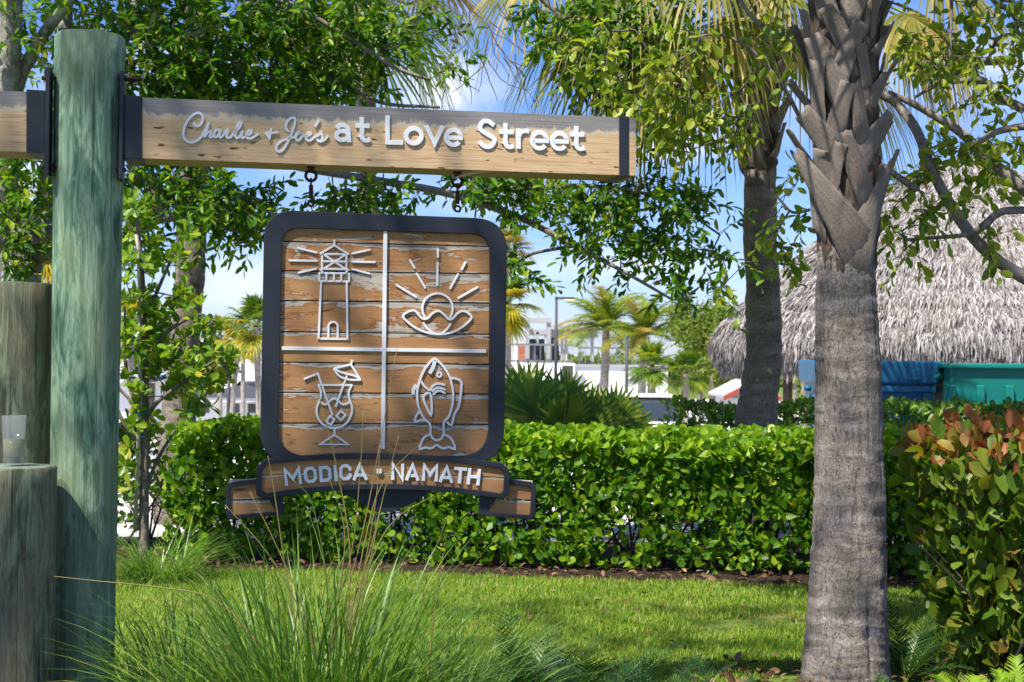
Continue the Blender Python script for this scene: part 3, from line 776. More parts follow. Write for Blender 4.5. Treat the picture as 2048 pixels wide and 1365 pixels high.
for r_ in ([(336, 143), (336, 188)], [(334, 224), (333, 350)], [(174, 208), (200, 252)], [(213, 285), (262, 367)], [(97, 352), (208, 420)], [(497, 218), (475, 260)], [(452, 290), (408, 370)], [(565, 365), (455, 427)]):
    letter([r_], 4.8, se, name='sun_ray', round_=True, tr=zb, **E)
letter([([(315, 778), (280, 810), (250, 855), (232, 900), (216, 960), (216, 1020), (229, 1075), (255, 1125), (290, 1160), (292, 1212), (305, 1240), (330, 1250), (355, 1240), (368, 1212), (370, 1150), (400, 1110), (420, 1040), (423, 970), (406, 890), (372, 830), (340, 795)], {'closed': True, 'sm': 4}),
        ([(318, 790), (308, 825), (288, 864)], {'w': 8, 'sm': 4}), (arc(343, 870, 13, 13, 0, 340, 17), {'closed': True, 'w': 4.2}),
        ([(235, 900), (255, 935), (290, 960), (304, 938), (335, 922), (378, 931)], S4), ([(305, 965), (335, 945), (375, 956)], SM), ([(310, 982), (340, 963), (375, 976)], SM),
        ([(290, 980), (262, 985), (252, 1010), (266, 1050), (295, 1106), (300, 1040)], {'closed': True, 'sm': 3}),
        ([(212, 930), (194, 958), (192, 986)], {'w': 7.5, 'sm': 4}), ([(232, 1080), (210, 1110), (203, 1143), (235, 1135), (272, 1136)], S4),
        ([(412, 890), (445, 895), (472, 918), (466, 1000), (455, 1060), (430, 1100), (415, 1164), (388, 1146)], {'sm': 2}),
        ([(293, 1217), (260, 1230), (240, 1262), (230, 1301), (262, 1293), (290, 1298), (310, 1290), (328, 1278), (345, 1290), (370, 1298), (400, 1291), (433, 1302), (425, 1265), (405, 1235), (372, 1217)], {'sm': 3})],
       4.8, hs_, name='fish_emblem', tr=zb, **E)

# banner across the foot, ribbon ends, pointed flap
def arcpts(p0, p1, p2, n=10):
    out = []
    for i in range(n+1):
        t = i/n; out.append(tuple((1-t)**2*np.array(p0)+2*t*(1-t)*np.array(p1)+t*t*np.array(p2)))
    return out
mb = MB(); plate([pl(x, y, OFH) for x, y in arcpts((676, 970), (768, 972), (868, 970), 4)+arcpts((868, 980), (800, 1026), (768, 1026), 6)+arcpts((768, 1026), (738, 1022), (676, 978), 6)], OFH-.02, OFH-.002, mb)
mb.build('flap', M['dark_steel'], hs_, bevel=.002)
for side in (0, 1):
    if side == 0:
        o_ = rpoly([(451.5, 966), (560, 952), (570, 1029), (452.5, 1040)], [14, 4, 4, 14]); i_ = rpoly([(460, 975), (517, 966), (553, 1024), (462, 1031)], [6, 2, 2, 6])
        cut = [(452, 1002), (566, 996)]; pa = [(458, 960), (560, 955), (560, 996), (458, 1001)]; pb = [(458, 1002), (560, 998), (562, 1032), (458, 1034)]
    else:
        o_ = rpoly([(962, 950), (1073, 966), (1068, 1040), (957.5, 1031)], [4, 14, 14, 6]); i_ = rpoly([(1012, 968), (1063, 974), (1060.5, 1031), (974, 1025)], [2, 6, 6, 2])
        pa = [(965, 955), (1066, 962), (1066, 1001), (965, 996)]; pb = [(965, 998), (1066, 1003), (1064, 1036), (965, 1030)]
    mb = MB(); ring_plate([pl(x, y, OFH) for x, y in o_], [pl(x, y, OFH) for x, y in i_], OFH-.022, OFH+.006, mb)
    rb = mb.build('ribbon_end', M['dark_steel'], hs_, bevel=.002)
    for q in (pa, pb): plank_piece(rb, q[0], q[1], q[2], q[3], OFH-.004, .001, u0=side*9+2)
bo = [(513, 936)]+arcpts((530, 918), (765, 892), (1003, 926), 14)+[(1018, 940), (1016, 988), (1004, 998)]+arcpts((1000, 997), (765, 960), (532, 997), 14)+[(512.5, 990)]
bi = [(524, 940)]+arcpts((534, 928), (765, 903), (999, 936), 14)+[(1008, 944), (1006, 982), (1000, 987)]+arcpts((997, 986.5), (765, 949), (534, 986.5), 14)+[(523, 982)]
BO = OFH+.016
mb = MB(); ring_plate([pl(x, y, BO) for x, y in bo], [pl(x, y, BO) for x, y in bi], BO-.014, BO+.016, mb)
bn = mb.build('banner', M['dark_steel'], hs_, bevel=.002)
def curved_plank(top, bot, u0):
    T, B = [pl(x, y, BO) for x, y in top], [pl(x, y, BO) for x, y in bot]
    n = len(T); vs, uvs = [], []
    for off in (BO+.002, BO-.012):
        for p in B: vs.append(pt(*p, off)); uvs.append((u0+p[0], 0))
        for p in T: vs.append(pt(*p, off)); uvs.append((u0+p[0], 1))
    fs = []
    for i in range(n-1):
        fs += [(i, i+1, n+i+1, n+i), (2*n+i, 3*n+i, 3*n+i+1, 2*n+i+1), (i, 2*n+i, 2*n+i+1, i+1), (n+i, n+i+1, 3*n+i+1, 3*n+i)]
    MB().add(vs, fs, uvs).build('plank', M['plank'], bn, uv=True)
curved_plank(arcpts((518, 926), (765, 899), (1012, 931), 14), arcpts((518, 950), (765, 944), (1012, 955), 14), 4.1)
curved_plank(arcpts((518, 951.5), (765, 945.5), (1012, 956.5), 14), arcpts((518, 992), (765, 957), (1012, 992), 14), 12.3)
BT = 7.2
def block(ch, x0, y0, x1, y1):
    h = BT/2; l, r_, t, b = x0+h, x1-h, y0+h, y1-h; cx, cy = (l+r_)/2, (t+b)/2; k = 5
    if ch == 'M': return [[(l, y1), (l, y0+1), (cx, y0+(y1-y0)*.62), (r_, y0+1), (r_, y1)]]
    if ch in 'OD': return [([(l+k, t), (r_-k, t), (r_, t+k), (r_, b-k), (r_-k, b), (l+k, b), (l, b-k), (l, t+k)] if ch == 'O' else [(l, t), (r_-k, t), (r_, t+k), (r_, b-k), (r_-k, b), (l, b)], {'closed': True})]
    if ch == 'I': return [[(cx, y0), (cx, y1)]]
    if ch == 'C': return [[(r_, t+10), (r_, t+k), (r_-k, t), (l+k, t), (l, t+k), (l, b-k), (l+k, b), (r_-k, b), (r_, b-k), (r_, b-10)]]
    if ch == 'N': return [[(l, y1), (l, y0+1), (r_, y1-1), (r_, y0)]]
    if ch == 'A': return [[(l-1, y1), (cx, y0+2), (r_+1, y1)], [(l+4, y0+(y1-y0)*.70), (r_-4, y0+(y1-y0)*.70)]]
    if ch == 'T': return [[(x0, t), (x1, t)], [(cx, t), (cx, y1)]]
    if ch == 'H': return [[(l, y0), (l, y1)], [(r_, y0), (r_, y1)], [(l, cy), (r_, cy)]]
def rot(c, a):
    ca, sa = math.cos(R(a)), math.sin(R(a))
    return lambda p: (c[0]+(p[0]-c[0])*ca-(p[1]-c[1])*sa, c[1]+(p[0]-c[0])*sa+(p[1]-c[1])*ca)
for ch, x0, x1, yc, a in (('M', 568, 603, 954, -7), ('O', 607.5, 634, 950, -6), ('D', 638, 663, 948, -5), ('I', 667.5, 675, 946.5, -3.5), ('C', 678, 703.5, 945, -3), ('A', 704.5, 735, 944, -2),
                       ('N', 782, 808.5, 944, 1), ('A', 810.5, 839, 945, 2), ('M', 844, 876.5, 946.5, 3), ('A', 878, 907, 949, 4), ('T', 907, 932.5, 951, 5), ('H', 934, 960.5, 954, 6)):
    letter(block(ch, x0, yc-16.5, x1, yc+16.5), BT, bn, BO+.002, .008, tr=rot(((x0+x1)/2, yc), a))
mb = MB(); stroke(mb, [(753, 942.5), (763, 942.5)], 10, BO+.002, .011); mb.build('square_dot', M['letter'], bn)

# hangers: eye under the beam, link bar, ring
for (px, y0, y1) in ((622, 330, 424), (915, 341, 436)):
    oc = OFH-.012
    def Q(y): return pt(pl(px, y, oc)[0], pl(px, y, oc)[1], oc)
    hg = thing('x', (0, 0, 0), None, None) if False else None
    mb = MB(); mb.box(Q(y0+1), SU*.016, SN*.012, ZV*.014)
    h = mb.build('hanger', M['rust'], hs_, bevel=.002)
    MB().torus(Q(y0+22), .021, .0062, 0, SU, ZV, 20, 8).build('eye', M['rust'], h, smooth=True)
    MB().box(Q(y0+54), SU*.0085, SN*.006, ZV*.028).build('link_bar', M['rust'], h, bevel=.003)
    MB().torus(Q(y0+33), .011, .0045, 0, SN, ZV, 14, 6).build('shackle', M['rust'], h, smooth=True)
    MB().torus(Q(y0+77), .0115, .0045, 0, SU, ZV, 14, 6).build('ring', M['rust'], h, smooth=True)

# ---------------------------------------------------------------- pilings and the cup
pc1 = P(104, 700, 5.62); b1 = Vector((pc1.x-.152, pc1.y, 0))
t1 = thing('timber_piling', b1, 'taller greyish green timber piling close against the green sign post', 'piling', 'timber pilings beside the sign post')
lathe_post('pile', b1, .152, .150, P(50, 563.5, 5.48).z, M['old_pile'], t1, 11)
pc2 = P(110, 940, 5.27); b2 = Vector((pc2.x-.150, pc2.y, 0))
t2 = thing('timber_piling', b2, 'shorter timber piling with a clear cup standing on its top', 'piling', 'timber pilings beside the sign post')
zt = P(50, 939, 5.13).z
lathe_post('pile', b2, .150, .150, zt, M['old_pile'], t2, 23)
cc = P(27, 932, 5.27); cb = Vector((cc.x, cc.y, zt+.001))
cup = thing('plastic_cup', cb, 'small clear cup with a little yellow drink left, on the shorter piling', 'cup')
def lathe(prof, c, n=28):
    vs, fs = [], []
    for r_, z in prof:
        for k in range(n): vs.append((c.x+r_*math.cos(2*math.pi*k/n), c.y+r_*math.sin(2*math.pi*k/n), c.z+z))
    for j in range(len(prof)-1):
        for k in range(n): fs.append((j*n+k, j*n+(k+1) % n, (j+1)*n+(k+1) % n, (j+1)*n+k))
    return MB().add(vs, fs)
lathe([(.0005, 0), (.034, 0), (.0355, .003), (.037, .045), (.045, .185), (.0435, .186), (.0355, .05), (.034, .036), (.0005, .034)], cb).build('glass', M['glass'], cup, smooth=True)
lathe([(.0005, .0365), (.0335, .037), (.0383, .098), (.0005, .0985)], cb).build('drink', M['drink'], cup, smooth=True)
# ---------------------------------------------------------------- foliage tools
def nrm(a): return a / (np.linalg.norm(a, axis=-1, keepdims=True) + 1e-9)
T_LANCE = (np.array([(0, 0, 0), (.35, .42, .07), (.72, .40, .05), (1, 0, -.06), (.72, -.40, .05), (.35, -.42, .07)], float), [[(0, 3, 2, 1), (0, 5, 4, 3)]])
T_OVAL = (np.array([(0, 0, 0), (.22, .30, .05), (.55, .50, .09), (.85, .33, .05), (1, 0, -.05), (.85, -.33, .05), (.55, -.5, .09), (.22, -.30, .05), (.55, 0, -.02)], float),
          [[(0, 8, 2, 1), (8, 4, 3, 2), (0, 7, 6, 8), (8, 6, 5, 4)]])
T_OBOV = (np.array([(0, 0, 0), (.35, .26, .05), (.70, .50, .08), (.94, .34, .03), (1, 0, -.03), (.94, -.34, .03), (.70, -.5, .08), (.35, -.26, .05), (.6, 0, -.02)], float),
          [[(0, 8, 2, 1), (8, 4, 3, 2), (0, 7, 6, 8), (8, 6, 5, 4)]])
def leaf_frames(d, n):
    d = nrm(d); n = n - d * (n * d).sum(-1, keepdims=True); n = nrm(n); s = np.cross(d, n)
    return d, n, s
def leaves(pos, d, n, L, Wd, T):
    tv, tf = T; d, n, s = leaf_frames(d, n); N = len(pos); k = len(tv)
    L = np.asarray(L).reshape(-1, 1, 1); Wd = np.asarray(Wd).reshape(-1, 1, 1)
    V = pos[:, None, :] + d[:, None, :]*(tv[None, :, 0:1]*L) + s[:, None, :]*(tv[None, :, 1:2]*Wd) + n[:, None, :]*(tv[None, :, 2:3]*L)
    Fs = [(np.array(f)[None] + (np.arange(N)*k)[:, None, None]).reshape(-1, len(f[0])) for f in tf]
    return V.reshape(-1, 3), Fs
_lm = {}
def leaf_set(parent, name, pos, d, n, L, Wd, T, mat, n_parts=300, order=None, extra='foliage'):
    """the N_PARTS leaves that show largest as parts of their own, the rest as one part of kind stuff"""
    pos = np.asarray(pos, float); N = len(pos)
    L = np.broadcast_to(L, N).astype(float); Wd = np.broadcast_to(Wd, N).astype(float)
    if order is None: order = L / np.maximum(pos[:, 1], .1)
    idx = np.argsort(-order); a, b = idx[:n_parts], idx[n_parts:]
    if len(b):
        V, Fs = leaves(pos[b], d[b], n[b], L[b], Wd[b], T)
        bulk(extra, V, Fs, mat, parent, 'stuff')
    key = (id(T), mat.name)
    if key not in _lm:
        _lm[key] = npmesh(name, T[0], T[1]); _lm[key].materials.append(mat)
    me = _lm[key]; o0 = np.array(ORG[parent])
    dd, nn, ss = leaf_frames(d, n)
    for i in a:
        o = bpy.data.objects.new(name, me); COL.objects.link(o); o.parent = parent
        m = Matrix.Identity(4)
        for r_ in range(3):
            m[r_][0] = dd[i, r_]*L[i]; m[r_][1] = ss[i, r_]*Wd[i]; m[r_][2] = nn[i, r_]*L[i]; m[r_][3] = pos[i, r_]-o0[r_]
        o.matrix_local = m
        ORG[o] = ORG[parent]
def frusta(A, B, ra, rb, n=4):
    """thin straight pieces, vectorised"""
    A, B = np.asarray(A, float), np.asarray(B, float); N = len(A)
    t = nrm(B-A); ref = np.where(np.abs(t[:, 2:3]) < .9, np.array([[0, 0, 1.]]), np.array([[1., 0, 0]]))
    u = nrm(np.cross(t, ref)); v = np.cross(t, u)
    q = np.arange(n)*2*np.pi/n
    ring = u[:, None]*np.cos(q)[None, :, None] + v[:, None]*np.sin(q)[None, :, None]
    ra = np.broadcast_to(ra, N).reshape(-1, 1, 1); rb = np.broadcast_to(rb, N).reshape(-1, 1, 1)
    V = np.concatenate([A[:, None]+ring*ra, B[:, None]+ring*rb], 1)
    base = np.array([(k, (k+1) % n, n+(k+1) % n, n+k) for k in range(n)])
    Fc = (base[None] + (np.arange(N)*2*n)[:, None, None]).reshape(-1, 4)
    return V.reshape(-1, 3), [Fc]

def grow(mains, attract, r_tip, r_cap, seed=1, jit=.12, droop=.02, seg=.16):
    """mains: [(points, radii)]; joins every attractor to the nearest wood so that twigs branch from twigs.
    Returns segments (A, B, ra, rb) and, per attractor, the direction its twig arrives in."""
    rg = np.random.default_rng(seed)
    pts, rad, par = [], [], []
    for p, r in mains:
        for i, (q, rr) in enumerate(zip(p, r)): pts.append(np.array(q, float)); rad.append(rr); par.append(-2)
    nm = len(pts)
    attract = np.asarray(attract, float)
    base = np.array(pts)
    d0 = np.array([np.min(((base-a)**2).sum(1)) for a in attract])
    cap = nm + len(attract)*14
    Pn = np.zeros((cap, 3)); Pn[:nm] = base; cnt = nm
    par = list(par); load = {}
    ends = np.zeros(len(attract), int)
    for i in np.argsort(d0):
        a = attract[i]; dif = Pn[:cnt]-a; dist = np.sqrt((dif**2).sum(1))
        k = int(np.argmin(dist)); L = dist[k]
        m = max(1, min(12, int(L/seg))); p0 = Pn[k].copy(); last = k
        side = rg.normal(0, 1, 3)*jit*L*.5
        for j in range(1, m+1):
            t = j/m
            q = p0+(a-p0)*t + side*math.sin(math.pi*t) + np.array([0, 0, droop*L*math.sin(math.pi*t)]) + (rg.normal(0, .018, 3)*min(L, .6) if j < m else 0)
            Pn[cnt] = q; par.append(last); last = cnt; cnt += 1
        ends[i] = last
    load = np.ones(cnt); 
    for c in range(cnt-1, nm-1, -1):
        if par[c] >= nm: load[par[c]] += load[c]*.9
    rr = np.minimum(r_tip*load**.42, r_cap)
    ch = np.arange(nm, cnt); pr = np.array([par[c] for c in ch])
    A, B = Pn[pr], Pn[ch]; rb = rr[ch]; ra = np.where(pr >= nm, np.minimum(rr[np.maximum(pr, 0)], rb*1.6), rb*1.1)
    dirs = nrm(Pn[ends]-Pn[[par[e] for e in ends]])
    return (A, B, ra, rb), dirs, Pn[:cnt]

def scatter_px(regions, rg):
    """regions: (cx, cy, rx, ry, depth, half depth, n): points in a lens shaped volume round the place seen at that pixel"""
    out = []
    for cx, cy, rx, ry, Y, hy, n in regions:
        c = np.array(P(cx, cy, Y)); k = Y/F
        q = rg.normal(0, 1, (n*4, 3)); q = nrm(q)*(rg.random((n*4, 1))**(1/2.6))
        q = q[:n]*np.array([rx*k, hy, ry*k])
        out.append(c+q)
    return np.concatenate(out)
def twig_leaves(ends, dirs, per, length, spread, rg, down=.25, flat=.6, tilt=.9):
    """leaves along short end twigs: positions, directions, normals"""
    N = len(ends); tw = nrm(dirs + rg.normal(0, .35, (N, 3)) + np.array([0, 0, -down]))
    t = np.linspace(.12, 1.0, per)[None, :, None]
    pos = ends[:, None, :] - tw[:, None, :]*length*.35 + tw[:, None, :]*t*length
    pos = pos + rg.normal(0, length*.03, pos.shape)
    u = nrm(np.cross(tw, np.array([[0, 0, 1.0]])+rg.normal(0, .15, (N, 3)))); v = np.cross(tw, u)
    ph = (np.arange(per)*2.4)[None, :] + rg.random((N, 1))*6.3
    side = u[:, None]*np.cos(ph)[..., None]+v[:, None]*np.sin(ph)[..., None]
    d = tw[:, None]*(1-spread*(1-t*.5)) + side*spread + np.array([0, 0, -down*.7]) + rg.normal(0, .18, side.shape)
    n = np.array([0, 0, 1.0])*flat + rg.normal(0, tilt*.5, side.shape) + side*.25
    return pos.reshape(-1, 3), d.reshape(-1, 3), n.reshape(-1, 3), tw

def px_path(path):
    """[(px, py, depth, radius px)] -> smooth points and radii in metres"""
    q = [(*P(a, b, Y), r*S(Y)) for a, b, Y, r in path]
    s = smooth(q, 5) if len(q) > 2 else q
    return [x[:3] for x in s], [max(.002, x[3]) for x in s]

# ---------------------------------------------------------------- sabal palms
def trunk_mesh(path, n=56, per=12, rough=1.0, seed=0, ring=.012, root=True):
    q = [(*P(a, b, Y), r*S(Y)) for a, b, Y, r in path]
    s = smooth(q, per); V, UV, Fc = [], [], []
    for j, (x, y, z, r) in enumerate(s):
        for k in range(n):
            a = 2*math.pi*k/n; c, si = math.cos(a), math.sin(a)
            rn = mnoise.noise(Vector((c*1.1, si*1.1, z*14+seed)))*ring*1.1
            rn += mnoise.noise(Vector((c*.7+3, si*.7, z*5+seed)))*ring*.9
            fis = mnoise.noise(Vector((c*11, si*11, z*1.7+seed))); rn += -max(0, fis-.12)*.028*rough
            rn += mnoise.noise(Vector((c*2, si*2, z*2+seed)))*.008
            ph = (z+.035*mnoise.noise(Vector((c*.9, si*.9, z*1.5+seed)))+.012*mnoise.noise(Vector((c*4, si*4, seed))))/.085; ph -= math.floor(ph)
            rn += (.0032*math.exp(-((ph-.5)/.14)**2)-.0035*math.exp(-((ph-.78)/.06)**2))*(.35+.9*max(0, .4+mnoise.noise(Vector((c*1.5, si*1.5, z*2+seed+9)))))*rough
            rr = r+rn*(r/.16)
            V.append((x+rr*c, y+rr*si, z)); UV.append((k/n, z))
    for j in range(len(s)-1):
        for k in range(n): Fc.append((j*n+k, j*n+(k+1) % n, (j+1)*n+(k+1) % n, (j+1)*n+k))
    return V, Fc, UV, s

def boot_mesh(mb, base, tip, rad_c, w0, w1, th, bow, twist=0, pathf=None):
    """a dry leaf base: broad and hugging the trunk at BASE, narrowing and bending outwards to its cut TIP"""
    base, tip = Vector(base), Vector(tip); n = 12
    ax = (tip-base); L = ax.length; ax.normalize()
    out = Vector((base.x-rad_c[0], base.y-rad_c[1], 0)); Rr = max(.08, out.length); out = (out - ax*out.dot(ax)).normalized()
    sd0 = random.uniform(0, 50); vs, uvs, fs = [], [], []
    cols = (-1, -.8, -.45, 0, .45, .8, 1)
    for side in (1, -1):
        for i in range(n+1):
            t = i/n; c = base.lerp(tip, t) + out*(bow*math.sin(math.pi*t)*L)
            if pathf:
                c = pathf(t); ax = (pathf(min(1, t+.04))-pathf(max(0, t-.04))).normalized()
                out = Vector((c.x-rad_c[0], c.y-rad_c[1], 0)); Rr = max(.08, out.length); out = (out-ax*out.dot(ax)).normalized()
            c = c-out*(.020*max(0, 1-t/.22)**1.5); wv = (w1+(w0-w1)*(1-t)**1.7)*(1+.10*mnoise.noise(Vector((t*4, sd0, 0)))); sd = ax.cross(out)
            if twist: sd = Matrix.Rotation(twist*t*t, 3, ax) @ sd
            o2 = ax.cross(sd)*-1
            for a in cols:
                fray = 1+(.07*mnoise.noise(Vector((t*14, a*5, sd0))) if abs(a) > .9 else 0)
                hug = -(wv*.5*a)**2/(2*Rr)*(1-.75*t)*1.1
                ridge = th*(.9*(1-a*a)*(.5+.9*t)) + .0035*mnoise.noise(Vector((a*5, t*3, sd0)))
                e = .05*L*mnoise.noise(Vector((a*3, sd0, 7)))*t**6
                vs.append(c+sd*(wv*.5*a*fray)+o2*(hug+(ridge if side > 0 else ridge*.25-th*.55*(1-a*a*.7)))+ax*e); uvs.append((.5+a*.5+sd0, t*L*3))
    m = len(cols); off = (n+1)*m
    for i in range(n):
        for k in range(m-1):
            q = (i*m+k, i*m+k+1, (i+1)*m+k+1, (i+1)*m+k); fs.append(q); fs.append(tuple(off+x for x in q[::-1]))
        fs.append((i*m, (i+1)*m, off+(i+1)*m, off+i*m)); fs.append((i*m+m-1, off+i*m+m-1, off+(i+1)*m+m-1, (i+1)*m+m-1))
    for k in range(m-1): fs.append((n*m+k, n*m+k+1, off+n*m+k+1, off+n*m+k))
    mb.add(vs, fs, uvs)

def fan(base, d, up, pet, Rb, nl, spread, droop, wl, fold=.25, rg=RG, tipdrop=1.0):
    """one fan frond: (V, faces) of its blade, and the petiole's points"""
    base, d, up = Vector(base), Vector(d).normalized(), Vector(up)
    s = d.cross(up).normalized(); up = s.cross(d).normalized()
    hub = base+d*pet+Vector((0, 0, -.10*pet*pet)); pets = [base, base+d*pet*.5, hub]
    dd = (hub-pets[1]).normalized()
    n = (up - dd*up.dot(dd)).normalized(); s = dd.cross(n)
    V, Fc = [], []
    seg = 6
    for i in range(nl):
        a = -spread+2*spread*(i+.5)/nl + rg.normal(0, .015)
        L = Rb*(.72+.28*math.cos(a*.75))*(1+rg.normal(0, .05))
        ld = dd*math.cos(a)+s*math.sin(a)+n*(fold*abs(math.sin(a)))
        ld.normalize(); sd = ld.cross(n).normalized()
        st = hub+dd*.12*Rb*math.cos(a)
        b = len(V); dr = droop*(1+rg.normal(0, .18))
        for j in range(seg+1):
            t = j/seg; wj = wl*(.45+1.2*t if t < .45 else .99*(1-t)/.55+.02)
            p = st+ld*L*t*(1-.18*dr*t*t)+Vector((0, 0, -L*dr*t**2.3*tipdrop))
            fo = n*(.16*wj)
            V += [tuple(p-sd*wj*.5+fo), tuple(p), tuple(p+sd*wj*.5+fo)]
        for j in range(seg):
            for k in (0, 1): Fc.append((b+3*j+k, b+3*j+k+1, b+3*j+k+4, b+3*j+k+3))
    return V, Fc, pets
def add_fan(parent, base, d, up, mat, pet, Rb, nl=32, spread=2.2, droop=.3, wl=.04, fold=.25, name='frond', pr=.012, tipdrop=1.0):
    V, Fc, pets = fan(base, d, up, pet, Rb, nl, spread, droop, wl, fold, RG, tipdrop)
    o = bulk(name, V, [np.array(Fc)], mat, parent)
    if pet > .08: MB().tube(pets, [pr, pr*.8, pr*.6], 5).build('petiole', M['petiole'], o, smooth=True)
    return o
def feather(base, az, el, L, nl, ll, wl, bend, hang, rg=RG):
    """one feather frond: rachis points, leaflet mesh"""
    pts = []; p = Vector(base); e = el; st = L/12
    for i in range(13):
        pts.append(p.copy()); p = p+Vector((math.cos(az)*math.cos(e), math.sin(az)*math.cos(e), math.sin(e)))*st; e -= bend/12*(.4+1.2*i/12)
    V, Fc = [], []
    for i in range(nl):
        t = .12+.88*i/nl; f = t*12; k = min(11, int(f)); q = pts[k].lerp(pts[k+1], f-k); tg = (pts[k+1]-pts[k]).normalized()
        sd = tg.cross(Vector((0, 0, 1))).normalized()
        for sgn in (-1, 1):
            l = ll*(.35+.65*math.sin(math.pi*(t*.85+.12)))*(1+rg.normal(0, .08))
            d0 = (sd*sgn*.8+tg*.55+Vector((0, 0, .25+rg.normal(0, .1)))).normalized(); b = len(V)
            wv = tg*wl*.5
            for j in range(4):
                u = j/3; c = q+d0*l*u+Vector((0, 0, -hang*l*u*u)); ww = wv*(1-u*.92)
                V += [tuple(c-ww), tuple(c+ww)]
            for j in range(3): Fc.append((b+2*j, b+2*j+1, b+2*j+3, b+2*j+2))
    return pts, V, Fc
def add_feather(parent, base, az, el, L, nl, ll, wl, bend, hang, mat, name='frond', pr=.02):
    pts, V, Fc = feather(base, az, el, L, nl, ll, wl, bend, hang)
    o = bulk(name, V, [np.array(Fc)], mat, parent)
    MB().tube(pts, list(np.linspace(pr, pr*.25, 13)), 5).build('rachis', M['petiole'], o, smooth=True)
    return o
# ---------------------------------------------------------------- the big sabal palm by the right edge
YP = 6.85
p1 = thing('sabal_palm', (P(1692, 1365, YP).x, P(1692, 1365, YP).y, 0), 'big grey palm on the lawn with crossed dry leaf bases up its trunk', 'palm tree')
zb_ = 715+CAMZ*F/YP
path = [(1690, zb_+25, YP, 96), (1692, 1340, YP, 88), (1694, 1260, YP, 82), (1697, 1150, YP, 76), (1699, 1000, YP, 70.5), (1698, 850, YP, 66), (1696, 700, YP, 63), (1692, 600, YP, 60), (1693, 520, YP, 58), (1694, 440, YP, 57)]
V, Fc, UV, sp_ = trunk_mesh(path, 96, 20, 1.0, 4.0, .005)
bulk('trunk', V, [np.array(Fc)], M['palm_trunk'], p1, smooth=True)
path = [(1693, 545, YP, 55), (1695, 440, YP, 63), (1693, 330, YP, 64), (1690, 200, YP, 65), (1686, 60, YP, 67), (1682, -200, YP, 68), (1680, -620, YP, 70)]
V, Fc, UV, sp2_ = trunk_mesh(path, 64, 12, 1.2, 9.0, .012)
bulk('boot_core', V, [np.array(Fc)], M['fibre'], p1, smooth=True)
ax_x = lambda y: P(1694 if y > 300 else 1688, y, YP)
RT = 67*S(YP)
def on_trunk(px, py, lift):
    """a point on the trunk's near side, LIFT metres off its surface"""
    c = ax_x(py); q = P(px, py, YP); dx = q.x-c.x
    r = RT+lift; dx2 = max(-r*.98, min(r*.98, dx))
    f = math.sqrt(max(0, r*r-dx2*dx2))
    Yd = YP-f; q2 = P(px, py, Yd)
    return q2, (c.x, c.y)
boots = [  # base, tip, width at base, at tip (photo pixels), lift
    ((1730, 506), (1590, 306), 92, 32, .012), ((1708, 516), (1795, 302), 84, 28, .004), ((1634, 352), (1577, 262), 36, 22, 0), ((1690, 322), (1604, 226), 50, 34, .012),
    ((1640, 240), (1579, 164), 36, 22, 0), ((1696, 214), (1621, 72), 48, 28, .014), ((1704, 104), (1649, 14), 42, 26, .010), ((1712, 330), (1782, 232), 46, 34, .016),
    ((1730, 226), (1793, 120), 44, 28, .012), ((1742, 132), (1787, 42), 38, 24, .010), ((1674, 158), (1722, 44), 42, 26, .018), ((1664, 278), (1697, 164), 46, 25, .020),
    ((1729, 294), (1709, 166), 36, 22, .022), ((1738, 402), (1685, 264), 46, 28, .020), ((1654, 384), (1682, 286), 44, 22, .014), ((1738, 178), (1721, 88), 30, 20, .018),
    ((1690, 56), (1728, -30), 44, 30, .012), ((1722, 60), (1772, -30), 40, 26, .006), ((1660, 40), (1628, -60), 44, 28, .01), ((1746, 96), (1752, -10), 26, 22, .002),
    ((1636, 470), (1622, 340), 40, 24, -.004), ((1636, 330), (1634, 120), 44, 30, -.006), ((1748, 330), (1766, 240), 34, 20, -.004), ((1752, 430), (1762, 330), 36, 24, -.006),
    ((1626, 140), (1606, 20), 40, 26, -.004), ((1752, 210), (1768, 110), 34, 22, -.006), ((1668, 440), (1640, 300), 60, 30, -.004), ((1690, 150), (1706, 60), 50, 30, .0), ((1712, 20), (1690, -80), 50, 32, .01), ((1650, -20), (1700, -130), 46, 30, .015), ((1740, -40), (1690, -140), 46, 30, .02), ((1700, -60), (1780, -160), 46, 30, .01), ((1640, -90), (1600, -190), 46, 30, .01)]
for (bx, by), (tx, ty), w0, w1, lf in boots:
    lt = .022+.050*min(1, abs(tx-1690)/90); ex, ey = bx+(bx-tx)*.14, by+(by-ty)*.14
    b, c = on_trunk(ex, ey, lf); t, _ = on_trunk(tx, ty, lf+lt)
    pf = lambda u: on_trunk(ex+(tx-ex)*u, ey+(ty-ey)*u, lf+lt*max(0, u-.15)**1.8*1.34-.022*max(0, 1-u/.13))[0]
    mb = MB(); boot_mesh(mb, b, t, c, w0*1.15*S(YP), w1*1.25*S(YP), .009, 0, random.uniform(-.2, .2), pf)
    mb.build('leaf_base', M['boot'], p1, uv=True, smooth=True, bevel=0)
# the far side carries bases too
for i in range(26):
    a = random.uniform(.15, math.pi-.15); z = random.uniform(2.45, 4.5); c = ax_x(200)
    lean = random.choice((-1, 1))*random.uniform(.25, .5)
    b = Vector((c.x+RT*math.cos(a), c.y+RT*math.sin(a), z)); t = Vector((c.x+(RT+.10)*math.cos(a+lean), c.y+(RT+.10)*math.sin(a+lean), z+.28))
    mb = MB(); boot_mesh(mb, b, t, (c.x, c.y), .12, .065, .010, -.02); mb.build('leaf_base', M['boot'], p1, uv=True, smooth=True)
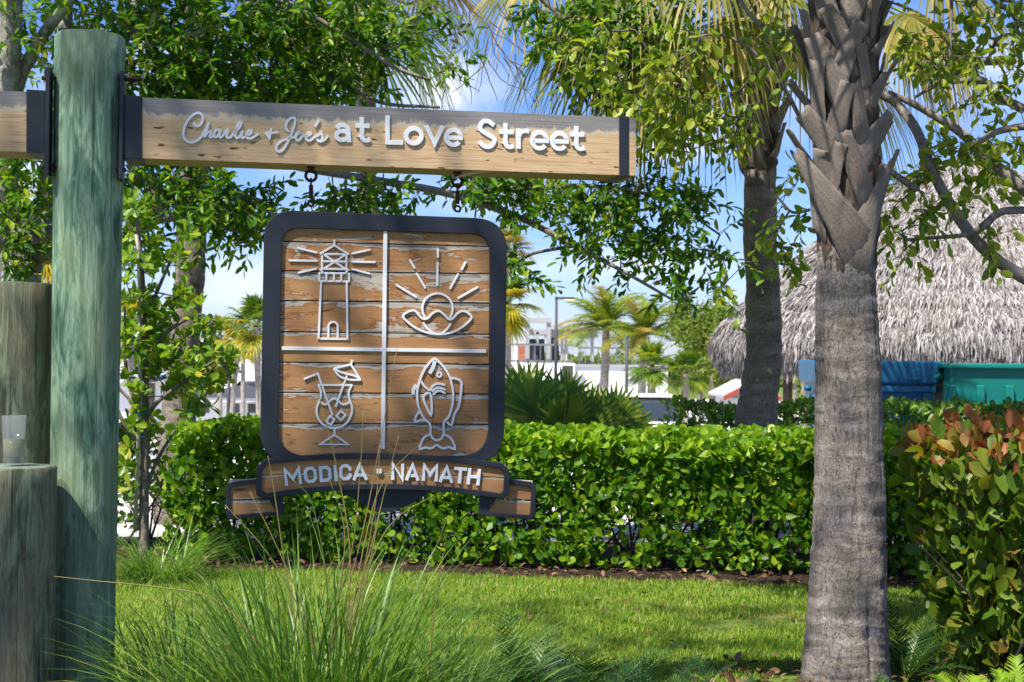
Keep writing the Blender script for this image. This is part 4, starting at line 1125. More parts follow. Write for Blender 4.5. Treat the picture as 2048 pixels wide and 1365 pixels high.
# its crown, above the picture: it shades the ground
top = Vector((ax_x(0).x-.02, ax_x(0).y, 4.75))
for i in range(22):
    a = i*2.4+.3; e = R(random.uniform(-20, 65)); d = Vector((math.cos(a)*math.cos(e), math.sin(a)*math.cos(e), math.sin(e)))
    add_fan(p1, top+Vector((0, 0, random.uniform(-.3, .2)))+d*.1, d, ZV, M['sabal_leaf'], random.uniform(.7, 1.1), random.uniform(.8, 1.0), 30, 2.1, .45, .05)

# ---------------------------------------------------------------- the second sabal palm, behind the hedge
Y2 = 11.6
b2_ = P(1512, 1100, Y2)
p2 = thing('sabal_palm', (b2_.x, b2_.y, 0), 'slimmer brown palm rising behind the hedge in front of the thatched hut', 'palm tree')
zb2 = 715+CAMZ*F/Y2
path = [(1506, zb2+10, Y2, 46), (1510, 900, Y2, 43), (1517, 800, Y2, 40), (1527, 700, Y2, 36), (1527, 600, Y2, 34.5), (1522, 500, Y2, 33), (1520, 400, Y2, 32), (1519, 330, Y2, 33)]
V, Fc, UV, s_ = trunk_mesh(path, 60, 14, 1.0, 14.0, .014); bulk('trunk', V, [np.array(Fc)], M['palm_trunk_brown'], p2, smooth=True)
path = [(1519, 345, Y2, 33), (1520, 300, Y2, 37), (1518, 200, Y2, 40), (1512, 80, Y2, 42), (1510, -20, Y2, 40), (1508, -140, Y2, 30)]
V, Fc, UV, s_ = trunk_mesh(path, 40, 12, 1.0, 19.0, .03); bulk('boot_core', V, [np.array(Fc)], M['fibre'], p2, smooth=True)
rg2 = np.random.default_rng(5)
for i in range(34):
    py = 350-i*12.0+rg2.normal(0, 5); a = -math.pi/2+(i*2.4 % 6.28-3.14)*.62; c = P(1517, py, Y2); r0 = 38*S(Y2)
    lean = (1 if i % 2 else -1)*rg2.uniform(.25, .55)
    b = Vector((c.x+r0*math.cos(a), c.y+r0*math.sin(a), c.z)); t = Vector((c.x+(r0+.10)*math.cos(a+lean), c.y+(r0+.10)*math.sin(a+lean), c.z+rg2.uniform(.28, .42)))
    mb = MB(); boot_mesh(mb, b, t, (c.x, c.y), .20, .075, .012, -.02); mb.build('leaf_base', M['boot'], p2, uv=True, smooth=True)
top2 = P(1508, -40, Y2)
def spot(px, py, Y): return P(px, py, Y)
# fronds that hang into the picture: hub pixel, depth, radius in pixels
hang = [(1815, 30, 10.8, 190, 'sabal_leaf'), (1850, 60, 11.0, 150, 'dry_leaf'), (1790, 70, 11.3, 170, 'sabal_leaf'), (1330, 60, 10.6, 210, 'sabal_leaf'), (1260, 0, 11.0, 220, 'sabal_leaf'), (1235, 60, 10.9, 230, 'sabal_leaf'), (1300, 130, 11.2, 250, 'sabal_leaf'), (1180, 20, 11.6, 220, 'fan_leaf'), (1420, 95, 11.0, 210, 'sabal_leaf'), (1350, 20, 11.9, 230, 'sabal_leaf'), (1385, 60, 12.3, 240, 'fan_leaf'), (1475, 40, 10.7, 170, 'sabal_leaf'),
        (1640, 30, 11.9, 200, 'sabal_leaf'), (1760, 40, 12.0, 210, 'sabal_leaf'), (1820, 20, 11.6, 190, 'sabal_leaf'), (1700, 120, 12.4, 230, 'sabal_leaf'), (1590, 60, 12.4, 180, 'sabal_leaf'), (1560, -40, 11.0, 150, 'sabal_leaf'), (1280, -60, 10.6, 230, 'sabal_leaf'), (1420, -70, 10.5, 220, 'sabal_leaf'), (1100, -60, 11.4, 230, 'sabal_leaf'), (1870, -40, 11.2, 200, 'sabal_leaf')]
for hx, hy, Y, rp, mt in hang:
    hub = P(hx, hy, Y); base = P(1510, -30, Y2)+Vector((0, 0, 0)); d = hub-base; L = d.length
    dv = (d.normalized()+Vector((0, 0, -.32))).normalized()
    o = add_fan(p2, hub-dv*.12, dv, (Vector((0, -.5, 1))+Vector((d.x, d.y, 0)).normalized()*.4), M[mt], .12, rp*S(Y)*.95, 40, 1.75, .75, .034, .1, tipdrop=1.1)
    mid = base.lerp(hub, .5)+Vector((0, 0, .12*L))
    MB().tube([base, mid, hub], [.016, .013, .009], 5).build('petiole', M['petiole'], o, smooth=True)
for i in range(16):
    a = i*2.4; e = R(random.uniform(10, 75)); d = Vector((math.cos(a)*math.cos(e), math.sin(a)*math.cos(e), math.sin(e)))
    add_fan(p2, top2+d*.1, d, ZV, M['sabal_leaf'], random.uniform(.7, 1.1), random.uniform(.8, 1.0), 28, 2.1, .4, .045)
# old brown thatch hanging round the neck
V, Fc = [], []
for i in range(150):
    a = rg2.uniform(0, 6.28); r0 = 40*S(Y2); z = P(1512, rg2.uniform(-90, 30), Y2).z; c = P(1512, 0, Y2); L = rg2.uniform(.35, .85)
    d = np.array([math.cos(a)*.35, math.sin(a)*.35, -1]); sd = np.array([-math.sin(a), math.cos(a), 0])*.008; st = np.array([c.x+r0*math.cos(a), c.y+r0*math.sin(a), z]); b = len(V)
    for j in range(4):
        t = j/3; q = st+d*L*t+np.array([math.cos(a), math.sin(a), 0])*.12*math.sin(t*2.2); V += [tuple(q-sd*(1.1-t)), tuple(q+sd*(1.1-t))]
    for j in range(3): Fc.append((b+2*j, b+2*j+1, b+2*j+3, b+2*j+2))
bulk('dry_skirt', V, [np.array(Fc)], M['boot'], p2, 'stuff')

# ---------------------------------------------------------------- two more palms behind the trees
def back_palm(path, Y, label, mt, seed, crown=None, fr=14, cr=1.0, pet=.6):
    b = P(path[0][0], path[0][1], Y)
    t = thing('palm_tree', (b.x, b.y, ground_z(Y)), label, 'palm tree')
    V, Fc, UV, s_ = trunk_mesh([(x, y, Y, r) for x, y, r in path], 36, 10, .8, seed, .012)
    bulk('trunk', V, [np.array(Fc)], mt, t, smooth=True)
    return t
zA = 715+CAMZ*F/13.0
pA = back_palm([(350, zA+8, 42), (352, 900, 39), (358, 820, 34), (366, 720, 29), (374, 620, 29), (381, 520, 30), (385, 430, 30), (388, 330, 29), (392, 180, 28), (398, -60, 27), (402, -380, 26)], 13.0, 'brown palm trunk behind the young staked tree, its base swollen and scarred', M['palm_trunk_brown'], 31.0)
tA = P(402, -380, 13.0)
for i in range(18):
    a = i*2.4; e = R(random.uniform(-35, 65)); d = Vector((math.cos(a)*math.cos(e), math.sin(a)*math.cos(e), math.sin(e)))
    add_fan(pA, tA+d*.1, d, ZV, M['fan_leaf'], random.uniform(.7, 1.0), random.uniform(.8, 1.0), 28, 2.1, .4, .045)
zB = 715+(CAMZ+.1)*F/18.0
pB = back_palm([(735, zB+8, 26), (735, 800, 24), (734, 600, 21), (733, 400, 19), (733, 250, 19), (732, 120, 20), (728, 20, 21), (726, -90, 20)], 18.0, 'slender grey palm trunk showing above the beam behind the leafy branches', M['palm_trunk_brown'], 41.0)
tB = P(726, -80, 18.0)
for i in range(30):
    a = i*2.4; e = R(random.uniform(-62, 60)); d = Vector((math.cos(a)*math.cos(e), math.sin(a)*math.cos(e), math.sin(e)))
    add_fan(pB, tB+d*.1, d, ZV, M['fan_leaf'] if i % 4 else M['dry_leaf'], random.uniform(.7, 1.1), random.uniform(.8, 1.05), 30, 2.1, .5, .04)

# ---------------------------------------------------------------- the leafy oak on the left
YO = 10.8
rgo = np.random.default_rng(21)
zO = 715+CAMZ*F/YO
mains = [px_path(p) for p in (
    [(28, zO+10, YO, 56), (30, 900, YO, 48), (34, 640, YO, 42), (46, 545, YO, 38)],
    [(40, 560, YO, 30), (20, 480, YO, 26), (8, 350, YO-.1, 25), (12, 200, YO-.2, 24), (22, 60, YO-.3, 22), (30, -150, YO-.6, 18), (60, -420, YO-1.0, 12), (160, -700, YO-1.6, 7)],
    [(24, 250, YO, 15), (38, 165, YO-.1, 13), (80, 80, YO-.2, 12), (140, 0, YO-.4, 11), (250, -140, YO-.8, 9), (420, -330, YO-1.5, 7), (640, -500, YO-2.2, 5)],
    [(60, 540, YO, 24), (90, 420, YO+.1, 19), (112, 250, YO+.1, 17), (126, 90, YO, 16), (132, -60, YO, 14), (120, -330, YO+.1, 10), (60, -600, YO, 6)],
    [(84, 440, YO+.1, 17), (150, 330, YO+.2, 16), (208, 200, YO+.2, 15), (240, 90, YO+.1, 14), (268, 20, YO, 13), (330, -110, YO, 11), (470, -290, YO-.2, 8), (700, -440, YO-.4, 5)],
    [(55, 520, YO, 16), (130, 500, YO-.1, 12), (240, 470, YO-.1, 11), (330, 436, YO-.1, 10), (400, 444, YO, 9), (480, 462, YO, 7), (560, 490, YO+.1, 5)],
    [(90, 480, YO, 15), (40, 470, YO-.2, 12), (-40, 500, YO-.4, 10), (-160, 500, YO-.6, 8)],
    [(100, 460, YO, 14), (30, 490, YO-.5, 10), (-60, 470, YO-.8, 9)],
    [(208, 200, YO+.2, 13), (300, 260, YO+.2, 11), (450, 300, YO+.3, 9), (600, 335, YO+.3, 8), (760, 362, YO+.3, 8), (900, 388, YO+.2, 8), (1040, 436, YO+.2, 7), (1150, 492, YO+.1, 6), (1250, 545, YO, 4), (1345, 600, YO, 2.5)],
    [(900, 388, YO+.2, 6), (1020, 380, YO+.1, 5), (1180, 372, YO, 4), (1330, 400, YO, 3.5), (1440, 470, YO, 2)],
    [(1150, 492, YO+.1, 4), (1060, 510, YO, 3), (1020, 545, YO, 2)],
    [(268, 60, YO, 10), (400, 120, YO-.1, 8), (540, 145, YO-.1, 7), (640, 150, YO, 5), (760, 205, YO, 4), (880, 215, YO, 3)],
    [(300, -60, YO, 9), (480, -30, YO-.2, 8), (640, 40, YO-.3, 6), (780, 130, YO-.3, 5), (860, 160, YO-.3, 3)],
    [(470, -290, YO-.2, 8), (720, -240, YO-.4, 7), (920, -120, YO-.4, 6), (1060, -20, YO-.3, 5), (1150, 60, YO-.3, 4)],
    [(260, 330, YO, 10), (300, 375, YO-.1, 12), (326, 430, YO-.1, 13)],
    [(300, 375, YO-.1, 8), (380, 386, YO, 7), (450, 384, YO, 6), (520, 400, YO, 3)])]
reg = [(150, 70, 260, 170, YO, .9, 210), (420, 90, 240, 150, YO, .9, 330), (640, 80, 170, 130, YO, .8, 210), (340, 175, 230, 50, YO-.1, .6, 130), (560, 185, 160, 42, YO-.1, .5, 100), (735, 80, 70, 80, YO-.1, .4, 40),
       (850, 40, 50, 40, YO, .3, 12), (885, 145, 40, 26, YO-.3, .3, 7), (300, 360, 120, 60, YO, .5, 70), (420, 400, 130, 70, YO, .6, 105), (480, 440, 70, 60, YO, .4, 45), (270, 480, 60, 50, YO, .4, 24), (60, 400, 110, 110, YO-.3, .6, 90), (30, 480, 70, 60, YO-.4, .4, 30),
       (720, 395, 130, 32, YO+.2, .4, 60), (1000, 375, 150, 36, YO+.2, .4, 70), (1160, 410, 150, 60, YO+.1, .5, 90), (1330, 400, 110, 70, YO, .5, 66), (1260, 500, 130, 60, YO, .4, 55), (1420, 500, 60, 70, YO, .3, 20), (1340, 575, 50, 40, YO, .3, 12), (1050, 520, 50, 40, YO, .3, 12), (1270, 310, 60, 60, YO, .4, 22),
       (1095, 50, 50, 70, YO-.3, .4, 26), (1180, 110, 75, 100, YO-.3, .5, 75), (1250, 70, 150, 90, YO-.4, .5, 100),
       # crown above the picture
       (250, -300, 420, 200, YO-.2, 1.3, 260), (100, -640, 420, 260, YO-.6, 1.4, 160)]
att = scatter_px([(*r_[:6], int(r_[6]*(.62 if r_[1] > -200 else .8))) for r_ in reg], rgo)
seg, dirs, nodes = grow(mains, att, .0022, .02, 3, .16, .03)
oak = thing('oak_tree', (P(28, zO, YO).x, YO, 0), 'broad oak with pale lichen bark, small dark glossy leaves and low spreading branches', 'tree')
mb = MB(); [mb.tube(p, r, 9) for p, r in mains[:5]]; mb.build('trunk', M['oak_bark'], oak, smooth=True)
for p, r in mains[5:]: MB().tube(p, r, 7).build('branch', M['grey_branch'] if r[0] > .03 else M['twig'], oak, smooth=True)
pos, d, n, tw = twig_leaves(att, dirs, 13, .32, .62, rgo, .22, .75, 1.0)
A, B, ra, rb = seg
tA_ = att-tw*.34*.35; tB_ = att+tw*.34*.6
V, Fs = frusta(np.concatenate([A, tA_]), np.concatenate([B, tB_]), np.concatenate([ra, np.full(len(att), .0024)]), np.concatenate([rb, np.full(len(att), .0012)]))
bulk('twigs', V, Fs, M['twig'], oak, 'stuff')
L = rgo.uniform(.07, .12, len(pos))
pxs = 715+0*L
inview = np.array([1.0 if (abs(p[0]/p[1]) < .37 and p[2] < CAMZ+.25*p[1]) else .01 for p in pos])
leaf_set(oak, 'leaf', pos, d, n, L, L*rgo.uniform(.36, .46, len(pos)), T_LANCE, M['oak_leaf'], 300, L/pos[:, 1]*inview)
# bare drooping twigs in the gap of sky
mb = MB()
for px, py in ((905, 60), (940, 20), (975, 40), (1010, 10), (880, 120), (990, 90), (1035, 30), (960, 110), (1020, 110)):
    for k in range(3):
        q = [(px+rgo.normal(0, 10), py+rgo.normal(0, 8))]; a = rgo.uniform(35, 100)
        for j in range(5): q.append((q[-1][0]+22*math.cos(R(a)), q[-1][1]+22*math.sin(R(a)))); a += rgo.normal(0, 16)
        Y = YO-.3+rgo.normal(0, .1); mb.tube([P(x, y, Y) for x, y in q], [.005, .0045, .004, .0035, .003, .002], 5)
mb.build('bare_twigs', M['twig'], oak, 'stuff')

# ---------------------------------------------------------------- an unseen tree, added behind the camera to dapple the sign
rgk = np.random.default_rng(91)
kt = thing('added_shade_tree', (-6.9, -.6, 0), 'tall tree standing behind the viewer whose crown dapples sign and lawn', 'tree')
km = [([(-6.9, -.6, -.1), (-6.85, -.6, 3), (-6.6, -.3, 6.5), (-6.2, 0, 9)], [.26, .22, .18, .12]),
      (smooth([(-6.6, -.3, 6.6), (-5.7, .4, 9.2), (-4.6, .9, 10.2), (-3.2, 1.2, 10.6)], 5), list(np.linspace(.10, .03, 16))),
      (smooth([(-6.2, 0, 9), (-6.2, .9, 10.4), (-5.7, 1.8, 11), (-4.8, 2.4, 11.2)], 5), list(np.linspace(.09, .03, 16))),
      (smooth([(-6.3, 0, 8.6), (-5.0, -.5, 10), (-3.4, -.6, 10.6), (-1.6, -.6, 11)], 5), list(np.linspace(.09, .03, 16)))]
ka = np.concatenate([np.array(c)+rgk.normal(0, 1, (k_, 3))*np.array(sg) for c, sg, k_ in (
    ((-4.2, 1.05, 10.5), (1.05, .50, .35), 115), ((-5.9, .7, 10.6), (.5, .5, .3), 8), ((-2.6, -.7, 10.8), (1.3, .35, .3), 60), ((-.6, .6, 11.2), (.5, .3, .3), 24), ((-4.6, 2.6, 11.3), (1.0, .3, .3), 34), ((-2.0, 2.1, 10.6), (.6, .6, .3), 18), ((-3.4, 1.95, 10.9), (1.2, .16, .2), 60), ((-3.2, 3.1, 10.9), (1.3, .14, .2), 44))])
seg, dirs, nodes = grow(km, ka, .004, .03, 13, .16, .02, .5)
mb = MB(); [mb.tube(p, r, 9) for p, r in km]; mb.build('trunk', M['oak_bark'], kt, smooth=True)
pos, d, n, tw = twig_leaves(ka, dirs, 13, .36, .62, rgk, .2, .75, 1.0)
V, Fs = frusta(*seg); bulk('twigs', V, Fs, M['twig'], kt, 'stuff')
L = rgk.uniform(.06, .105, len(pos)); V, Fs = leaves(pos, d, n, L, L*.45, T_LANCE); bulk('crown', V, Fs, M['oak_leaf'], kt, 'stuff')

# ---------------------------------------------------------------- the thin branched tree on the right
YR = 8.0
rgr = np.random.default_rng(33)
mr_ = [px_path(p) for p in (
    [(2330, 715+CAMZ*F/YR+8, YR, 44), (2320, 1000, YR, 36), (2290, 800, YR, 31), (2240, 640, YR, 26), (2140, 590, YR-.05, 18), (2050, 556, YR-.1, 14), (1975, 505, YR-.1, 12), (1920, 440, YR-.1, 11.5), (1868, 350, YR-.1, 10.5), (1835, 265, YR-.1, 10), (1800, 215, YR, 9.5), (1768, 192, YR, 9), (1700, 170, YR+.1, 8), (1640, 130, YR+.1, 7), (1590, 92, YR+.2, 6.5), (1540, 62, YR+.2, 5.5), (1500, 30, YR+.2, 4.5), (1462, -30, YR+.2, 3.5)],
    [(2290, 720, YR, 22), (2200, 560, YR+.1, 16), (2110, 440, YR+.1, 14), (2040, 372, YR+.1, 13), (1975, 318, YR+.1, 12), (1925, 268, YR+.1, 10), (1868, 232, YR+.1, 8), (1820, 205, YR+.1, 7), (1776, 186, YR+.1, 6)],
    [(1600, 236, YR, 4.5), (1570, 180, YR, 4.5), (1530, 130, YR, 4), (1496, 95, YR, 3.5), (1440, 70, YR, 3), (1372, 78, YR-.1, 2.5)],
    [(2060, 420, YR-.2, 8), (2000, 425, YR-.2, 8), (1965, 455, YR-.2, 7.5), (1930, 470, YR-.2, 5), (1880, 475, YR-.2, 4), (1810, 480, YR-.2, 3)],
    [(2200, 300, YR, 12), (2090, 255, YR, 9), (2000, 262, YR, 7), (1950, 290, YR, 6)],
    [(2200, 20, YR+.3, 9), (2048, 95, YR+.3, 7.5), (2010, 122, YR+.3, 7), (1950, 130, YR+.3, 5), (1890, 160, YR+.3, 4), (1830, 195, YR+.3, 3)],
    [(2200, -20, YR+.2, 9), (2060, 50, YR+.2, 6), (2020, 20, YR+.2, 6), (1990, 5, YR+.2, 5), (1960, -40, YR+.2, 4)],
    [(2060, 70, YR+.2, 5), (2000, 75, YR+.2, 4), (1975, 125, YR+.2, 3)],
    [(2048, 220, YR+.1, 10), (1995, 190, YR+.1, 9), (1960, 160, YR+.1, 8), (1905, 165, YR+.1, 4)],
    [(1905, -60, YR, 4), (1902, 40, YR, 3.5), (1900, 120, YR, 3)],
    [(1620, 420, YR-.2, 3.5), (1585, 425, YR-.2, 3), (1560, 400, YR-.2, 2.5), (1540, 380, YR-.2, 2)],
    [(1835, 380, YR-.2, 8), (1790, 350, YR-.2, 7), (1760, 330, YR-.2, 6), (1700, 320, YR, 4)],
    [(2290, 720, YR, 20), (2330, 400, YR, 18), (2300, 100, YR, 14), (2180, -80, YR, 12), (2050, -180, YR, 9), (1860, -220, YR+.1, 7), (1640, -160, YR+.1, 5)])]
reg = [(1960, 60, 110, 80, YR+.2, .5, 46), (1880, 120, 70, 70, YR+.1, .4, 40), (1990, 180, 80, 70, YR+.1, .4, 34), (1880, 320, 90, 60, YR-.1, .3, 30), (1960, 330, 60, 60, YR, .3, 24), (1820, 440, 55, 60, YR-.2, .3, 20), (1880, 420, 70, 50, YR-.2, .3, 14), (1990, 480, 60, 30, YR-.2, .2, 10), (1815, 520, 30, 30, YR-.2, .2, 6),
       (1470, 220, 70, 70, YR, .3, 36), (1530, 70, 60, 60, YR+.1, .3, 20), (1390, 90, 60, 50, YR, .3, 18), (1310, 190, 110, 70, YR, .4, 62), (1240, 110, 120, 80, YR, .4, 50), (1390, 210, 50, 60, YR, .3, 24), (1370, 300, 40, 40, YR, .2, 8), (1570, 430, 50, 80, YR-.2, .3, 20), (1590, 360, 30, 40, YR-.2, .2, 8), (2040, 330, 40, 60, YR, .3, 12), (2010, 280, 40, 40, YR, .3, 12),
       (1570, 530, 30, 25, YR-.2, .2, 4), (1450, 590, 40, 40, YR, .2, 6), (2000, -120, 230, 110, YR+.2, .8, 80), (2300, 200, 200, 260, YR, .8, 90), (1640, -180, 180, 70, YR, .6, 30)]
att = scatter_px([(*r_[:6], max(3, int(r_[6]*.55))) for r_ in reg], rgr)
seg, dirs, nodes = grow(mr_, att, .0022, .010, 8, .3, .0)
rt = thing('tree', (P(2330, 1200, YR).x, YR, 0), 'airy tree with smooth grey curving branches and sparse yellow green leaves before the hut', 'tree')
MB().tube(*mr_[0], 9).build('trunk', M['grey_branch'], rt, smooth=True)
for p, r in mr_[1:]: MB().tube(p, r, 8).build('branch', M['grey_branch'], rt, smooth=True)
pos, d, n, tw = twig_leaves(att, dirs, 7, .24, .75, rgr, .55, .45, 1.1)
A, B, ra, rb = seg
V, Fs = frusta(np.concatenate([A, att-tw*.09]), np.concatenate([B, att+tw*.14]), np.concatenate([ra, np.full(len(att), .0024)]), np.concatenate([rb, np.full(len(att), .0012)]))
bulk('twigs', V, Fs, M['twig'], rt, 'stuff')
L = rgr.uniform(.05, .095, len(pos))
leaf_set(rt, 'leaf', pos, d, n, L, L*rgr.uniform(.46, .6, len(pos)), T_OVAL, M['ficus_leaf'], 300, L/pos[:, 1]*np.array([1.0 if (abs(p[0]/p[1]) < .37 and p[2] < CAMZ+.25*p[1]) else .01 for p in pos]))

# ---------------------------------------------------------------- the young staked tree
YS = 10.0
rgs = np.random.default_rng(44)
zS = 715+CAMZ*F/YS
st_b = P(290, zS, YS)
ys_ = thing('young_tree', (st_b.x, st_b.y, 0), 'young sparse tree with rounded leaf clusters tied to a thin stake by teal tape', 'small tree')
ms = [px_path(p) for p in (
    [(288, zS+5, YS, 11), (288, 1000, YS, 10), (289, 850, YS, 9), (290, 780, YS, 8), (288, 680, YS, 7), (284, 560, YS, 6), (278, 480, YS, 4.5), (272, 400, YS, 3)],
    [(290, 840, YS, 5), (320, 800, YS-.1, 4.5), (390, 750, YS-.1, 3.5), (440, 720, YS-.1, 2.5), (462, 760, YS-.1, 2)],
    [(289, 720, YS, 4.5), (340, 660, YS, 4), (400, 630, YS, 3), (430, 650, YS, 2)],
    [(287, 650, YS, 4), (320, 570, YS, 3.5), (350, 500, YS, 3), (362, 460, YS, 2)],
    [(288, 830, YS, 4), (250, 790, YS, 3.5), (220, 760, YS, 3)],
    [(290, 850, YS, 5), (262, 780, YS+.1, 4), (248, 700, YS+.1, 3), (250, 620, YS+.1, 2)],
    [(289, 900, YS, 5), (250, 850, YS-.1, 4.5), (225, 800, YS-.1, 4)],
    [(288, 1000, YS, 5), (310, 930, YS+.1, 4), (350, 860, YS+.1, 3)])]
reg = [(350, 720, 80, 50, YS, .35, 34), (420, 760, 50, 50, YS-.1, .25, 16), (300, 640, 70, 70, YS, .35, 26), (270, 700, 50, 70, YS, .3, 22), (410, 650, 30, 30, YS, .2, 8), (360, 600, 40, 40, YS, .2, 9), (360, 500, 25, 50, YS, .2, 7), (260, 560, 40, 60, YS, .3, 16), (260, 430, 45, 50, YS, .3, 18), (300, 500, 50, 50, YS, .2, 8), (330, 770, 60, 30, YS, .3, 14), (270, 950, 36, 60, YS, .3, 9), (265, 850, 36, 50, YS, .3, 8), (450, 730, 24, 40, YS-.1, .2, 6), (390, 810, 30, 20, YS, .2, 5)]
att = scatter_px([(*r_[:6], max(3, int(r_[6]*.8))) for r_ in reg], rgs)
seg, dirs, nodes = grow(ms, att, .0024, .012, 9, .2, .02)
MB().tube(*ms[0], 8).build('trunk', M['palm_trunk_brown'], ys_, smooth=True)
for p, r in ms[1:]: MB().tube(p, r, 6).build('branch', M['twig'], ys_, smooth=True)
A, B, ra, rb = seg; V, Fs = frusta(A, B, ra, rb); bulk('twigs', V, Fs, M['twig'], ys_, 'stuff')
N = len(att); per = 9
ph = (np.arange(per)*2.4)[None]+rgs.random((N, 1))*6.3
up = nrm(dirs+np.array([0, 0, .6])); u = nrm(np.cross(up, np.array([[.3, 1, .1]]))); v = np.cross(up, u)
side = u[:, None]*np.cos(ph)[..., None]+v[:, None]*np.sin(ph)[..., None]
d = side*.9+up[:, None]*.55+rgs.normal(0, .25, side.shape); pos = att[:, None]+up[:, None]*(np.arange(per)*.008-.03)[None, :, None]+np.zeros_like(side)
n = up[:, None]*1.0-side*.35+rgs.normal(0, .3, side.shape)
L = rgs.uniform(.06, .105, N*per)
leaf_set(ys_, 'leaf', pos.reshape(-1, 3), d.reshape(-1, 3), n.reshape(-1, 3), L, L*rgs.uniform(.5, .6, N*per), T_OBOV, M['shrub_leaf'], 300)
MB().tube([P(270, 1060, YS-.05), P(281, 780, YS-.06), P(277, 500, YS-.06), P(272, 470, YS-.06)], [.016, .015, .013, .012], 8).build('stake', M['bamboo'], ys_, smooth=True)
for y in (540, 594, 668, 735, 808, 826, 875):
    c = P(280 if y != 826 else 286, y, YS-.03)
    MB().torus(c, .028 if y != 826 else .05, .008, 0, (1, 0, .15), (0, 1, .1), 12, 6).build('tie', M['tie'], ys_, smooth=True)
# ---------------------------------------------------------------- hedges
def hedge(name, label, x0, x1, yf, depth, h, n_leaf, L0, asp, mat, T, seed, n_parts=300, zlow=.22, holes=(.22, .52, .55), inner=.25, redtop=None, hole_all=0):
    """yf(x): front line of the hedge; leaves in a shell on its front, top and ends, thin below"""
    rg = np.random.default_rng(seed); N = n_leaf
    xm = (x0+x1)/2; t = thing(name, (xm, yf(xm)+depth/2, ground_z(yf(xm))), label, 'hedge')
    g = ground_z(yf(xm)+depth/2)
    lump = lambda x, z, s: .09*mnoise.noise(Vector((x*2.2, z*2.6, s)))+.05*mnoise.noise(Vector((x*6, z*6, s+5)))
    P_, D_, N_ = [], [], []
    a_f = (x1-x0)*h; a_t = (x1-x0)*depth
    while len(P_) < N:
        r = rg.random(); x = rg.uniform(x0, x1)
        hx = h+.06*mnoise.noise(Vector((x*1.7, seed, 0)))+.035*mnoise.noise(Vector((x*5, seed, 2)))
        if r < inner:                               # inside
            z = hx*rg.uniform(.15, .97); y = rg.uniform(0, depth); out = np.array([0, -.3, .5])
        elif r < inner+(1-inner)*.58:               # front
            z = hx*(1-rg.random()**1.25*(1-zlow/hx)); cv = .16*max(0, (z/hx-.82)/.18)**2
            y = abs(rg.normal(0, .10))+cv-lump(x, z, seed)*.8+.04; out = np.array([0, -1, .55])
        elif r < inner+(1-inner)*.9:                # top
            y = depth*rg.random(); z = hx-abs(rg.normal(0, .035))+lump(x, y+9, seed)*.5-.10*(abs(y/depth-.5)*2)**4; out = np.array([0, -.45, 1.0])
        else:                                       # back
            z = hx*rg.uniform(.3, 1); y = depth-abs(rg.normal(0, .06)); out = np.array([0, 1, .4])
        if z < zlow+.05*mnoise.noise(Vector((x*4, 1, seed))): continue
        if z < holes[1]:
            hn = mnoise.noise(Vector((x*3.1, z*4.5, seed+3)))+.5*mnoise.noise(Vector((x*8, z*8, seed+8)))
            if hn > holes[2]-.75*(1-abs(z-(holes[0]+holes[1])/2)/(holes[1]-holes[0])*1.2): 
                if rg.random() < .86: continue
        P_.append((x, yf(x)+y, g+z)); 
        o = out+rg.normal(0, .55, 3); N_.append(o)
        D_.append(np.array([rg.normal(0, .7), -.15+rg.normal(0, .35), .55+rg.normal(0, .45)]))
    pos, d, n = np.array(P_), np.array(D_), np.array(N_)
    L = (.5+.75*rg.random(N)**.8)*L0
    ordr = L/pos[:, 1]*(1+.6*(n[:, 1] < -.3))*np.where(pos[:, 1]-np.array([yf(x) for x in pos[:, 0]]) < .12, 1.5, .5)
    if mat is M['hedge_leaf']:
        hz_ = pos[:, 2]-g; new = (hz_ > h*(.90-.10*rg.random(N))) & (rg.random(N) < .75) | (rg.random(N) < .06)  # mostly top leaves: these get the lighter copy, so the top looks sunlit
        for sel, mm, nm_, ex, np_ in ((~new, mat, 'leaf', 'foliage', int(n_parts*.65)), (new, M['hedge_sunlit_leaf'], 'young_leaf', 'young_foliage', n_parts-int(n_parts*.65))):
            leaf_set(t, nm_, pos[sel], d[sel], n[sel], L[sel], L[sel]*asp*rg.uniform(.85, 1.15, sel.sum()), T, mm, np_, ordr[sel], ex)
    else: leaf_set(t, 'leaf', pos, d, n, L, L*asp*rg.uniform(.85, 1.15, N), T, mat, n_parts, ordr)
    # stems: several thin trunks with forking shoots
    A, B, ra, rb = [], [], [], []
    ns = int((x1-x0)*7)
    for i in range(ns):
        x = x0+(x1-x0)*(i+rg.random())/ns; y = yf(x)+depth*rg.uniform(.25, .7); p = np.array([x, y, g])
        for k in range(rg.integers(3, 6)):
            q = p+np.array([rg.normal(0, .14), rg.normal(0, .12), h*rg.uniform(.35, .55)]); e = q+np.array([rg.normal(0, .13), rg.normal(0, .13), h*rg.uniform(.25, .4)])
            A += [p, q]; B += [q, e]; ra += [.011, .007]; rb += [.007, .003]
            for _ in range(4):
                u = p+(q-p)*rg.uniform(.35, 1); w_ = u+np.array([rg.normal(0, .13), rg.normal(-.05, .14), rg.uniform(.0, .22)]); A.append(u); B.append(w_); ra.append(.004); rb.append(.002)
    V, Fs = frusta(A, B, np.array(ra), np.array(rb), 5); bulk('stems', V, Fs, M['stem'], t, 'stuff')
    return t
hedge('clipped_hedge', 'clipped green hedge of small round leaves behind the hanging sign', P(312, 900, 10.4).x, P(2200, 900, 9.9).x, lambda x: 10.38-.12*x, .9, .985, 27000, .072, .74, M['hedge_leaf'], T_OBOV, 3, 300, .02, (.14, .42, .80))
